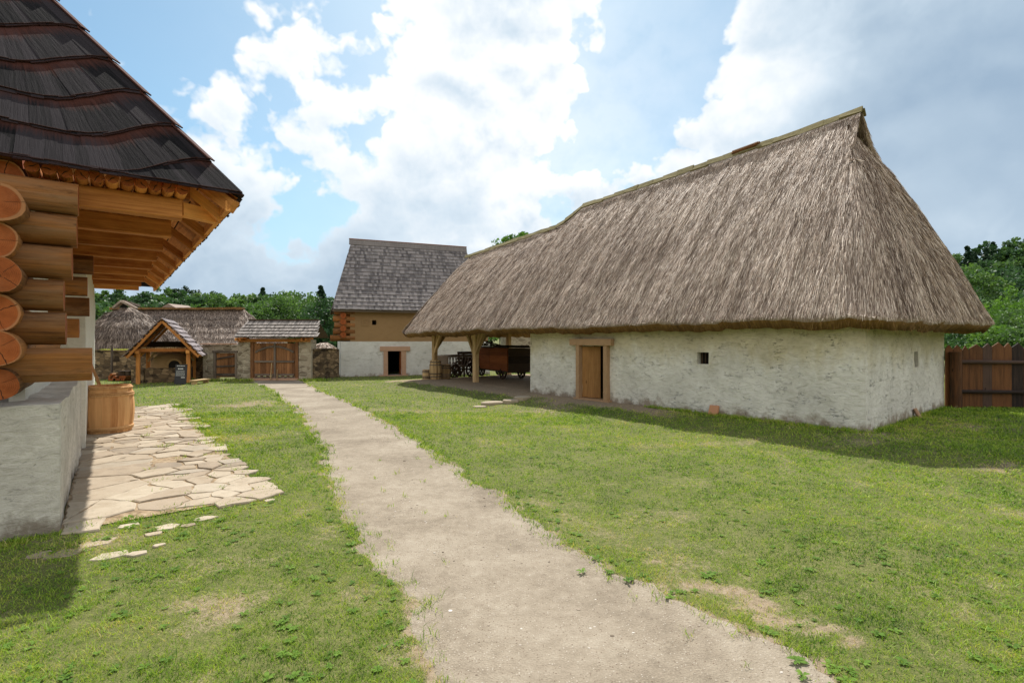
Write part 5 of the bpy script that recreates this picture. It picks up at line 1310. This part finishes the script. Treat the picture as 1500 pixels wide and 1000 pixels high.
# grass tufts on the wall top
n = 2600; h = .03+.07*rng.random(n); a = rng.random(n)*6.28; l_ = rng.normal(0, .03, (n, 2)); z0 = 1.36
Vt = np.stack([np.stack([gxs-np.cos(a)*.008, gys-np.sin(a)*.008, z0+0*a], 1), np.stack([gxs+np.cos(a)*.008, gys+np.sin(a)*.008, z0+0*a], 1), np.stack([gxs+l_[:, 0], gys+l_[:, 1], z0+h], 1)], 1).reshape(-1, 3)
o = npmesh('wall_top_grass', Vt, np.arange(n*3).reshape(-1, 3), M['grass'], attrs={'rnd': ('FACE', .5+.5*rng.random(n))}); setp(o, 'yellowish grass growing along the top of the stone wall below the thatched hut', 'grass', kind='stuff')
mb_post = thing('wall_post', 'thin weathered post standing in front of the stone wall below the thatched hut', 'post', (gxw(159), 24.2, 0))
mb = MB(); mb.log((0, 0, -.1), (0, 0, 1.62), .05, n=8, seg=4); mb.build('shaft', M['greywood'], mb_post); mb = MB(); mb.beam((-.12, 0, 1.58), (.05, 0, 1.6), .05, .05); mb.build('arm', M['greywood'], mb_post)

# ------------------------------------------------------------------ oven shelter
OD = 22.0; ox = gxw(239, OD); OR = math.radians(26); od = np.array([math.cos(OR), math.sin(OR)]); on_ = np.array([-math.sin(OR), math.cos(OR)])
sh = thing('oven_shelter', 'open timber shelter with steep grey shingle gable roof over the clay oven', 'shelter', (ox, OD, float(terrain(ox, OD))), OR)
def r3(px): k_ = (px-750)/F; return (k_*OD-ox)/(od[0]-k_*od[1])
zz3 = lambda py, D=OD: HC+(500-py)/F*D-float(terrain(ox, OD))
DP = 2.1
for px in (202.5, 276):
    for yb2 in (0, DP):
        mb = MB(); mb.beam((r3(px), yb2, -.1), (r3(px), yb2, zz3(514)), .15, .15, (0, 1, 0), bev=.015, jit=.005); mb.build('post', M['orange'], sh)
mb = MB(); mb.beam((r3(198), 0, zz3(512.5)), (r3(281), 0, zz3(512.5)), .14, .14); mb.build('tie_beam', M['orange'], sh)
mb = MB(); mb.beam((r3(198), DP, zz3(512.5)), (r3(281), DP, zz3(512.5)), .14, .14); mb.build('tie_beam', M['orange'], sh)
for px in (202.5, 276): mb = MB(); mb.beam((r3(px), -.3, zz3(515)), (r3(px), DP+.3, zz3(515)), .14, .13); mb.build('wall_plate', M['orange'], sh)
axx, azz = r3(239.5), zz3(469); lx0, lz0 = r3(184), zz3(524); rx0, rz0 = r3(296), zz3(524)
for yb2 in (-.32, DP/2, DP+.2):
    mb = MB(); mb.beam((lx0+.1, yb2, lz0+.03), (axx, yb2, azz-.06), .09, .13, (0, 1, 0)); mb.beam((rx0-.1, yb2, rz0+.03), (axx, yb2, azz-.06), .09, .13, (0, 1, 0)); mb.build('rafter', M['orange'], sh)
mb = MB()
for k in range(10):
    for s in (-1, 1):
        x_ = axx+(lx0-axx if s < 0 else rx0-axx)*k/9.5; z_ = azz+(lz0-azz)*k/9.5+.035; mb.beam((x_, -.38, z_), (x_, DP+.3, z_), .07, .03)
mb.build('battens', M['orange'], sh)
Ls_ = math.hypot(rx0-axx, azz-rz0); 
def oplace_r(y, t_): q_ = t_/Ls_; return np.array([rx0+(axx-rx0)*q_, y, rz0+(azz-rz0)*q_+.07])
def oplace_l(y, t_): q_ = t_/Ls_; return np.array([lx0+(axx-lx0)*q_, y, lz0+(azz-lz0)*q_+.07])
ob_ = lambda y, r_: r_*.27 if r_*.27 < Ls_ else float('nan')
add_sh('roof', [shingles('r', None, oplace_r, -.5, DP+.4, 9, .30, .30, .02, ob_, lift=.03), shingles('r', None, oplace_l, -.5, DP+.4, 9, .30, .30, .02, ob_, lift=.03)], M['shoven'], sh)
for (xa, xb, s) in ((202.5, 216, 1), (276, 262, -1)):
    mb = MB(); mb.beam((r3(xa), DP-.05, zz3(531)), (r3(xb), DP-.05, zz3(514)), .07, .08, (0, 1, 0)); mb.build('brace', M['post'], sh)
mb = MB()
for k in range(26): mb.log((r3(207)+k*.072, .0+rq.uniform(-.1, .1), zz3(509.5)), (r3(207)+k*.072+rq.uniform(-.1, .1), .5, zz3(509)), .03, n=7, seg=1)
mb.build('stored_sticks', M['post'], sh)
mb = MB(); mb.box(r3(200), r3(280), DP+.02, DP+.06, zz3(514), zz3(500)); mb.build('back_boards', M['darkwood'], sh)
# oven: stone base, clay dome with arched mouth
ov = thing('bread_oven', 'clay dome bread oven with arched mouth on a rubble stone base under the shelter', 'oven', (ox+on_[0]*.62+od[0]*.1, OD+on_[1]*.62+od[1]*.1, float(terrain(ox, OD))), OR)
wall_panel('base', ov, (-.86, 0), (.80, 0), -.2, .62, .5, [], M['rubble'], M['rubble'], .1, .04, 105)
mb = MB(); mb.box(-.85, .79, .05, 1.35, -.2, .63); mb.build('base_core', M['rubble'], ov)
Vd, Fd = [], []
nu, nv = 26, 12
for i in range(nu+1):
    for j in range(nv+1):
        th_ = math.pi*i/nu; ph_ = math.pi/2*j/nv; f0 = 1-.04*math.sin(3*th_)
        Vd.append((-.0+.80*math.cos(th_)*math.cos(ph_)**.75*f0, .85-.78*math.sin(th_)*math.cos(ph_)**.6*1.0, .62+.68*math.sin(ph_)))
for i in range(nu):
    for j in range(nv): a = i*(nv+1)+j; Fd.append((a, a+nv+1, a+nv+2, a+1))
npmesh('dome', Vd, Fd, M['clay'], ov, smooth=True)
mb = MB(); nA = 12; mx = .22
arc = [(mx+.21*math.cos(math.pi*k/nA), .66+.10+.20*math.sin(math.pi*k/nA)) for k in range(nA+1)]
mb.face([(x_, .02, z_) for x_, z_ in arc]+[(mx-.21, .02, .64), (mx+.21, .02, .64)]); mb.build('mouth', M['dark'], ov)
mb = MB()
for k in range(nA):
    a, b = arc[k], arc[k+1]; c_ = lambda p, q_: (mx+(p[0]-mx)*q_, .76+(p[1]-.76)*q_)
    ai, bi, ao, bo = c_(a, 1.0), c_(b, 1.0), c_(a, 1.42), c_(b, 1.42)
    mb.face([(ai[0], 0, ai[1]), (ao[0], 0, ao[1]), (bo[0], 0, bo[1]), (bi[0], 0, bi[1])]); mb.face([(ao[0], 0, ao[1]), (ao[0], .4, ao[1]), (bo[0], .4, bo[1]), (bo[0], 0, bo[1])])
    mb.face([(ai[0], 0, ai[1]), (bi[0], 0, bi[1]), (bi[0], .03, bi[1]), (ai[0], .03, ai[1])])
mb.build('mouth_arch', M['clay'], ov)
# sign board with lines of writing
sg = thing('sign_board', 'dark information board with small white lettering leaning by the oven shelter post', 'sign', (gxw(264, 21.3), 21.3, float(terrain(-14, 21.3))), math.radians(4))
mb = MB(); W2 = .235; mb.beam((0, .0, .02), (0, .10, .84), W2*2, .03, (0, 1, 0)); mb.build('panel', M['board'], sg)
mb = MB(); rt = np.random.default_rng(2)
def ln(x0, x1, z, hgt): y_ = .10*(z/.84)-.02; mb.beam((x0, y_, z), (x1, y_, z), .006, hgt)
x_ = -.17
for w_ in (.07, .05, .09, .06): ln(x_, x_+w_, .78, .022); x_ += w_+.015
x_ = -.12
for w_ in (.06, .04, .08): ln(x_, x_+w_, .66, .04); x_ += w_+.012
for r_ in range(7):
    x_ = -.19
    while x_ < .15: w_ = rt.uniform(.02, .05); ln(x_, min(.19, x_+w_), .58-r_*.035, .010); x_ += w_+.012
ln(.02, .17, .30, .03); mb.build('lettering', M['ink'], sg)
bn = thing('wooden_bench', 'low wooden plank bench beside the right post of the oven shelter', 'bench', (gxw(289, 21.6), 21.8, 0))
mb = MB(); mb.beam((0, -.5, .16), (0, .5, .16), .30, .05); mb.build('seat', M['post'], bn)
for s in (-.4, .4): mb = MB(); mb.beam((0, s, -.02), (0, s, .14), .22, .06, (0, 1, 0)); mb.build('leg', M['post'], bn)
rl = thing('rubble_block', 'short rough stone stump wall beside the left post of the oven shelter', 'stone block', (gxw(196, 22.2), 22.2, 0))
wall_panel('block_face', rl, (-.12, 0), (.42, 0), -.1, .62, .45, [], M['rubble'], M['rubble'], .09, .05, 33); mb = MB(); mb.box(-.11, .41, .05, .44, -.1, .61); mb.build('block_core', M['rubble'], rl)
r5 = np.random.default_rng(6); first = None
for k in range(13):
    xx = gxw(165+(k % 6)*4.4, 23.5); zz = .07+.11*(k//6); lg = thing('firewood_log', 'cut orange firewood log in the pile at the foot of the stone wall', 'firewood', (xx+(.05 if k//6 else 0), 23.5, zz), r5.uniform(-.3, .3), 'firewood pile by the stone wall')
    mb = MB(); mb.log((0, -.2, 0), (0, .25, 0), .055+.01*r5.random(), n=9, seg=1); mb.build('billet', [M['log'], M['end']], lg)
sp2 = thing('slate_ledge', 'dark plank shelf over the firewood pile at the stone wall', 'shelf', (gxw(186, 23.6), 23.6, 0))
mb = MB(); mb.beam((-.28, 0, .44), (.28, 0, .44), .5, .04); mb.build('shelf', M['darkwood'], sp2)
for s in (-.24, .24): mb = MB(); mb.beam((s, 0, 0), (s, 0, .42), .05, .3, (1, 0, 0)); mb.build('support', M['darkwood'], sp2)

# ------------------------------------------------------------------ thatched buildings beyond the wall
D0 = 29.2
th1 = thing('thatched_house', 'long low thatched house behind the wall and wicket door', 'thatched house', (gxw(285, 30), D0, 0))
zb1 = HC+(500-507)/F*D0; zr1 = HC+(500-453.5)/F*31.4; xL, xR = gxw(150, D0)-gxw(285, 30), gxw(366, D0)-gxw(285, 30)
xTL, xTR = gxw(165, 31.4)-gxw(285, 30), gxw(357, 31.4)-gxw(285, 30)
keys = [(xR, 4.8, zb1, xTR, 2.3, zr1), (xR, 2.4, zb1, xTR, 2.25, zr1), (xR, .2, zb1, xTR, 2.2, zr1), (xR-.15, 0, zb1, xTR-.05, 2.2, zr1), (xL, 0, zb1, xTL, 2.2, zr1)][::-1]
thatch_roof(th1, keys, .14, 18, .25, 22000, .3, .010, lump=.06, lift=.02, fringe=.6, seed=4, mats=('thatch', 'thatchcut', 'strawfar', 'strawwarm'), steps=1.6)
mb = MB(); mb.box(xL+.3, xR-.5, .4, 4.4, -.2, zb1+.3); mb.build('wall', M['stucco'], th1)
mb = MB(); mb.face([(xL, 4.8, zb1), (xR, 4.8, zb1), (xTR, 2.25, zr1-.02), (xTL, 2.25, zr1-.02)][::-1]); mb.build('back_roof', M['thatch'], th1)
mb = MB(); x_ = xTL
while x_ < xTR: mb.beam((x_, 2.15, zr1+.05), (min(xTR, x_+.5), 2.15, zr1+.07), .42, .12, jit=.02); x_ += .48
mb.build('ridge_cap', M['thatchcut'], th1)
mb = MB(); xg = gxw(245, 31.4)-gxw(285, 30); mb.face([(xg-.6, 2.2, zr1), (xg+.75, 2.2, zr1), (xg+.05, 2.2, zr1+.38)]); mb.face([(xg+.75, 2.2, zr1), (xg+.05, 2.2, zr1+.38), (xg+.05, 4.2, zr1+.38), (xg+.8, 4.2, zr1-.1)]); mb.face([(xg+.05, 2.2, zr1+.38), (xg-.6, 2.2, zr1), (xg-.6, 4.2, zr1-.1), (xg+.05, 4.2, zr1+.38)]); mb.build('rear_gable', M['thatch'], th1)
D0 = 27.0
th2 = thing('thatched_hut', 'round-ended thatched hut with small peaked ridge hole, behind the stone wall at the left', 'thatched hut', (gxw(176, 28.5), D0+2, 0))
zb2 = 1.25; zr2 = HC+(500-443)/F*28.6
keys = []
for k in range(27):
    an = math.radians(200+(360-200+160)*k/26*.72); 
an0, an1 = math.radians(150), math.radians(390)
for k in range(25):
    an = an0+(an1-an0)*k/24; keys.append((2.35*math.cos(an), 2.1*math.sin(an)*1.0, zb2, .28*math.cos(an), .1+.35*math.sin(an), zr2-.25))
thatch_roof(th2, keys, .14, 18, .25, 16000, .35, .011, lump=.10, lift=.025, bulge=.28, fringe=.5, seed=14, mats=('thatch', 'thatchcut', 'strawfar', 'strawwarm'), steps=1.3)
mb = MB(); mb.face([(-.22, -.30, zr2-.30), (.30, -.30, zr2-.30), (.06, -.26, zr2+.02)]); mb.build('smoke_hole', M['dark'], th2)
mb = MB(); mb.beam((.06, -.42, zr2+.06), (-.55, -.2, zr2-.28), .22, .12, (0, 0, 1)); mb.beam((.06, -.42, zr2+.06), (.75, -.25, zr2-.34), .22, .12, (0, 0, 1)); mb.beam((.06, -.4, zr2+.07), (.06, .8, zr2-.1), .24, .12); mb.build('ridge_cap', M['strawcap'] if 'strawcap' in M else M['thatch'], th2)
mb = MB(); mb.rev([(1.9, -.2), (1.9, zb2+.3)], 24); mb.build('wall', M['rubble'], th2)
th3 = thing('thatched_hut', 'small light thatched ridge just showing over the wall right of the gate', 'thatched hut', (gxw(468, 31), 31, 0))
z3 = HC+(500-501.5)/F*31
keys = [(-.9, 0, .9, -.35, 1.0, z3-.02), (.9, -.0, .9, .10, 1.0, z3), (1.0, 1.6, .9, .12, 1.05, z3)]
thatch_roof(th3, keys, .12, 10, .2, 1200, .35, .018, lump=.03, fringe=.3, seed=24)
mb = MB(); mb.box(-.7, .8, .4, 1.6, -.2, 1.0); mb.build('wall', M['stucco'], th3)
th4 = thing('shed_roof', 'pale grey roof of a far shed showing above the gatehouse roof', 'shed', (gxw(378, 36), 36, 0))
z4 = HC+(500-467.5)/F*37
mb = MB(); mb.face([(-1.1, 0, z4-.7), (1.3, 0, z4-.7), (1.1, 1.2, z4), (-1.0, 1.2, z4)]); mb.face([(1.3, 2.4, z4-.7), (-1.1, 2.4, z4-.7), (-1.0, 1.21, z4), (1.1, 1.21, z4)]); mb.build('roof', M['shgate'], th4)
mb = MB(); mb.box(-1, 1.1, .2, 2.2, -.2, z4-.72); mb.build('wall', M['stucco'], th4)
# building glimpsed through the open shed
X, D = gxw(757, 31), 31
th5 = thing('outbuilding', 'grey plastered wall glimpsed through the open shed above the wagon', 'outbuilding', (X, D, 0), math.radians(10))
mb = MB(); mb.box(-.55, 3.2, 0, 3, 0, 2.6); mb.build('wall', M['stucco'], th5); mb = MB(); mb.face([(-.9, -.4, 2.5), (3.6, -.4, 2.5), (3.2, 1.6, 4.2), (-.5, 1.6, 4.2)]); mb.face([(3.6, 3.5, 2.5), (-.9, 3.5, 2.5), (-.5, 1.61, 4.2), (3.2, 1.61, 4.2)]); mb.build('roof', M['shgrey'], th5)

# ------------------------------------------------------------------ plank fence at the right
fz = GB
fx0, fy0 = A[0]+D2[0]*BW_+.02, A[1]+D2[1]*BW_-.05
fd = np.array([1.0, -.055]); fd /= np.linalg.norm(fd)
fen = thing('plank_fence', 'brown plank fence with pointed tops joining the barn end wall', 'fence', (fx0, fy0, fz), math.atan2(fd[1], fd[0]))
x_ = .02; rf = np.random.default_rng(12); k = 0
wseq = [.17, .19, .14, .30, .20, .26, .17, .25, .28, .16, .22, .30, .2, .25, .18]
while x_ < 6.0 and k < 60:
    w_ = wseq[k % len(wseq)]; hh = 1.50+rf.uniform(-.03, .06); mb = MB(); y0 = .08
    r_ = rf.random(); pts_ = [(x_, -.02), (x_+w_, -.02), (x_+w_, hh-.11), (x_+w_*rf.uniform(.42, .58), hh), (x_, hh-.10)]
    u0 = rf.random()*20
    fr = [(a, y0-.015, b) for a, b in pts_]; bk = [(a, y0+.012, b) for a, b in pts_]
    mb.face(fr, [(u0+b, a) for a, b in pts_], r_); mb.face(bk[::-1], [(u0+b, a) for a, b in pts_][::-1], r_)
    for i in range(5): j = (i+1) % 5; mb.face([fr[j], fr[i], bk[i], bk[j]], None, r_)
    mb.build('picket', M['fence'] if k not in (4, 7, 12) else M['fencedark'], fen); x_ += w_+rf.uniform(.008, .022); k += 1
for z_ in (.36, 1.06):
    mb = MB(); mb.log((.28, -.02, z_+.03), (6.0, -.02, z_), .045, n=10, seg=5, wob=.06); mb.build('rail', M['fencedark'], fen, smooth=True)
for xp in (.16, 3.3):
    mb = MB(); mb.log((xp, -.06, -.1), (xp, -.06, 1.33), .115, .11, n=16, seg=5); mb.build('post', [M['fence'], M['end']], fen, smooth=True)
# ------------------------------------------------------------------ trees
def crown_cloud(rs, clusters, leaves, W, H, leaf, base, kind='round'):
    """points of leaf faces in local coordinates; returns (centres, sizes, rnd)"""
    C, Rr = [], []
    for k in range(clusters):
        if kind == 'round':
            th_ = rs.random()*6.283; ph_ = math.acos(rs.uniform(-.75, 1)); r_ = rs.uniform(.45, 1.0)**.6
            lob = 1+.18*math.sin(3*th_+k % 2)+.15*rs.normal()
            c = np.array([math.sin(ph_)*math.cos(th_)*W*r_*lob, math.sin(ph_)*math.sin(th_)*W*r_*lob, base+(H-base)*(.5+.5*math.cos(ph_)*r_*(1+.08*rs.normal()))]); rad = W*rs.uniform(.16, .30)
        else:
            q_ = rs.random()**.8; th_ = rs.random()*6.283; tier = min(.97, (math.floor(q_*14)+.5+rs.normal(0, .3))/14); rr_ = W*(1-tier)*rs.uniform(.35, 1.0)
            c = np.array([math.cos(th_)*rr_, math.sin(th_)*rr_, base+(H-base)*tier-rr_*.18]); rad = W*(.10+.13*(1-tier))
        C.append(c); Rr.append(rad)
    return C, Rr
def leaf_faces(rs, C, Rr, leaves, leaf, flat=.75, kind='round'):
    P, S, R_ = [], [], []
    for c, r_ in zip(C, Rr):
        n = leaves; v = rs.normal(0, 1, (n, 3)); v /= np.linalg.norm(v, axis=1)[:, None]; d = r_*rs.random(n)**.4
        v[:, 2] *= flat if kind == 'round' else .7; P.append(c+v*d[:, None]); S.append(leaf*rs.uniform(.6, 1.3, n)); R_.append(np.clip(rs.random()*.55+rs.random(n)*.45, 0, 1))
    P = np.concatenate(P); S = np.concatenate(S); R_ = np.concatenate(R_); n = len(P)
    a = rs.normal(0, 1, (n, 3)); a /= np.linalg.norm(a, axis=1)[:, None]; b = np.cross(a, rs.normal(0, 1, (n, 3))); b /= np.linalg.norm(b, axis=1)[:, None]+1e-9
    V = np.stack([P-a*S[:, None]*.5, P+b*S[:, None]*.36, P+a*S[:, None]*.5, P-b*S[:, None]*.36], 1)
    return V, R_
def trunk_mesh(rs, H, r0, W, base, limbs=7):
    mb = MB(); pts_ = [Vector((0, 0, -.6))]
    for k in range(1, 7): pts_.append(Vector((rs.normal(0, .02*H*.3), rs.normal(0, .02*H*.3), H*.92*k/6)))
    for k in range(6): mb.log(pts_[k], pts_[k+1], r0*(1-k/6.5), r0*(1-(k+1)/6.5), n=8, seg=1)
    for k in range(limbs):
        q_ = rs.uniform(.3, .8); p = pts_[0].lerp(pts_[-1], q_); an = rs.random()*6.283; L_ = W*rs.uniform(.5, .9)
        mb.log(p, p+Vector((math.cos(an)*L_, math.sin(an)*L_, L_*rs.uniform(.3, .8))), r0*.35*(1-q_*.5), r0*.08, n=6, seg=2)
    return mb
def tree(name, label, X, D, zg, H, W, mtl, seed, base=.25, clusters=70, leaves=70, leaf=.3, kind='round', group=None, r0=None, cat='tree'):
    rs = np.random.default_rng(seed); o_ = thing(name, label, cat, (X, D, zg), 0, group)
    C, Rr = crown_cloud(rs, clusters, leaves, W, H, leaf, H*base, kind); V_, R_ = leaf_faces(rs, C, Rr, leaves, leaf, kind=kind)
    n = len(V_); npmesh('crown', V_.reshape(-1, 3), np.arange(n*4).reshape(-1, 4), M[mtl], o_, attrs={'rnd': ('FACE', R_)})
    trunk_mesh(rs, H, r0 or H*.018, W, H*base).build('trunk', M['bark'], o_); return o_
def tg(X, D): return float(terrain(X, D))
def tree_px(name, label, px, pytop, D, W, mtl, seed, **k):
    X = (px-750)/F*D; z = tg(X, D); H = HC+(500-pytop)/F*D-z; return tree(name, label, X, D, z, H, W, mtl, seed, **k)
tree_px('ash_tree', 'leafy tree top rising alone behind the thatched ridge of the barn', 757, 333, 46, 2.5, 'leafB', 1, clusters=70, leaves=60, leaf=.26, base=.45)
tree_px('spruce_tree', 'dark pointed spruce standing highest left of the granary roof', 470, 418, 78, 2.6, 'leafC', 2, kind='cone', clusters=170, leaves=34, leaf=.34, base=.1)
tree_px('pine_tree', 'thin dark pine poking above the woodland behind the thatched house', 385, 421, 92, 2.0, 'leafC', 3, kind='cone', clusters=110, leaves=30, leaf=.4, base=.35)
tree_px('pine_tree', 'sparse dark pine leaning above the tree line over the oven shelter', 268, 421, 92, 2.4, 'leafC', 4, clusters=26, leaves=34, leaf=.4, base=.7)
tree_px('lime_tree', 'broad bright green tree behind the double gate roof', 428, 429, 60, 4.3, 'leafA', 5, clusters=110, leaves=70, leaf=.30, base=.05)
tree_px('lime_tree', 'rounded green tree just left of the granary roof, below the spruce', 475, 441, 55, 2.8, 'leafD', 6, clusters=80, leaves=70, leaf=.28, base=.0)
tree_px('lime_tree', 'lighter green tree above the left end of the gatehouse roof', 397, 441, 63, 3.0, 'leafA', 7, clusters=80, leaves=70, leaf=.3, base=.0)
tree_px('shrub', 'bright yellow green bush behind the right end of the long thatched house', 372, 462, 46, 2.0, 'leafB', 8, clusters=40, leaves=60, leaf=.24, base=.0, cat='bush')
tree_px('willow_tree', 'pale green leafy tree at the right edge just above the fence', 1505, 425, 26, 1.9, 'leafB', 9, clusters=60, leaves=80, leaf=.15, base=.1)
tree_px('shrub', 'bright green bush above the fence next to the thatched eave', 1478, 447, 24, 1.5, 'leafA', 10, clusters=46, leaves=90, leaf=.13, base=.0, cat='bush')
tree_px('shrub', 'green bush beyond the fence close to the barn end, below the eave', 1430, 478, 22, 1.6, 'leafB', 11, clusters=46, leaves=90, leaf=.12, base=.0, cat='bush')
tree_px('shrub', 'pale green bush beyond the fence between the other two bushes', 1462, 474, 20, 1.3, 'leafB', 12, clusters=46, leaves=90, leaf=.11, base=.0, cat='bush')
tree_px('shrub', 'low bush behind the fence at the right edge of the view', 1500, 470, 19, 1.2, 'leafA', 13, clusters=46, leaves=90, leaf=.11, base=.0, cat='bush')
tree_px('shrub', 'dark green bush hard behind the barn end wall above the fence', 1402, 484, 21, 1.2, 'leafD', 14, clusters=40, leaves=90, leaf=.11, base=.0, cat='bush')
tree_px('tall_tree', 'light green tree rising above the bushes in front of the dark wooded hill', 1420, 392, 48, 2.6, 'leafA', 15, clusters=70, leaves=60, leaf=.26, base=.1)
tree_px('tree', 'tree seen through the open shed above the wagon', 731, 470, 42, 2.4, 'leafA', 16, clusters=50, leaves=60, leaf=.22, base=.0)

def wood_mass(name, label, spec, leaf, seed, mats_):
    """far wood that reads as one mass: crowns of many trees in one object"""
    rs = np.random.default_rng(seed); Vs, Rs, Ms = [], [], []
    for (X, D, top, W, con, mi) in spec:
        z = tg(X, D); H = top-z
        C, Rr = crown_cloud(rs, 46 if not con else 60, 40, W, H, leaf, H*.05, 'cone' if con else 'round'); V_, R_ = leaf_faces(rs, C, Rr, 44 if not con else 26, leaf, kind='cone' if con else 'round')
        V_ = V_+np.array([X, D, z]); Vs.append(V_); Rs.append(np.clip(R_*.7+rs.random()*.3, 0, 1)); Ms.append(np.full(len(V_), mi))
    V_ = np.concatenate(Vs); n = len(V_)
    o = npmesh(name, V_.reshape(-1, 3), np.arange(n*4).reshape(-1, 4), mats_, attrs={'rnd': ('FACE', np.concatenate(Rs))}, matidx=np.concatenate(Ms)); setp(o, label, 'woodland', kind='stuff')
rs = np.random.default_rng(21); spec = []
def topz(py, D): return HC+(500-py)/F*D
pxs = np.linspace(60, 520, 46)
skyl = lambda p: np.interp(p, [100, 190, 225, 260, 300, 340, 370, 385, 400, 430, 450, 480, 520], [428, 432, 426, 426, 429, 433, 431, 426, 430, 427, 433, 436, 440])
for p in pxs:
    D = 84+rs.uniform(-5, 8); spec.append(((p-750)/F*D, D, topz(skyl(p)+rs.uniform(-4, 7), D), rs.uniform(2.2, 3.6), False, int(rs.integers(0, 2))))
for p in np.linspace(60, 520, 34):
    D = 70+rs.uniform(-3, 5); spec.append(((p-750)/F*D, D, topz(skyl(p)+rs.uniform(14, 26), D), rs.uniform(2.6, 4.0), False, int(rs.integers(0, 2))))
for p in np.linspace(60, 520, 30):
    D = 56+rs.uniform(-2, 3); spec.append(((p-750)/F*D, D, topz(skyl(p)+rs.uniform(36, 52), D), rs.uniform(2.2, 3.2), False, int(rs.integers(0, 2))))
for p in np.linspace(520, 1380, 26):
    D = 75+rs.uniform(-3, 5); spec.append(((p-750)/F*D, D, topz(462+rs.uniform(-6, 8), D), rs.uniform(3.4, 4.6), False, 1))
wood_mass('woodland', 'mixed green deciduous woodland beyond the farmyard at the left', spec, .46, 31, [M['leafA'], M['leafD']])
spec = []
sk2 = lambda p: np.interp(p, [1360, 1400, 1425, 1450, 1475, 1500, 1700], [372, 366, 362, 357, 354, 349, 330])
for p in np.linspace(1350, 1760, 44):
    D = 82+rs.uniform(-4, 6); con = rs.random() < .45; spec.append(((p-750)/F*D, D, topz(sk2(p)+rs.uniform(-5, 10), D), rs.uniform(1.8, 3.2), con, 2 if con else int(rs.integers(0, 2))))
for row, (Dm, dy) in enumerate([(75, 20), (68, 40), (61, 62), (54, 84)]):
    for p in np.linspace(1350, 1720, 26):
        D = Dm+rs.uniform(-2, 3); spec.append(((p-750)/F*D, D, topz(sk2(p)+dy+rs.uniform(-6, 8), D), rs.uniform(2.4, 3.6), False, 1 if rs.random() < .8 else 0))
wood_mass('hillside_woodland', 'dark dense woodland covering the hillside at the right beyond the fence', spec, .42, 32, [M['leafA'], M['leafD'], M['leafC']])
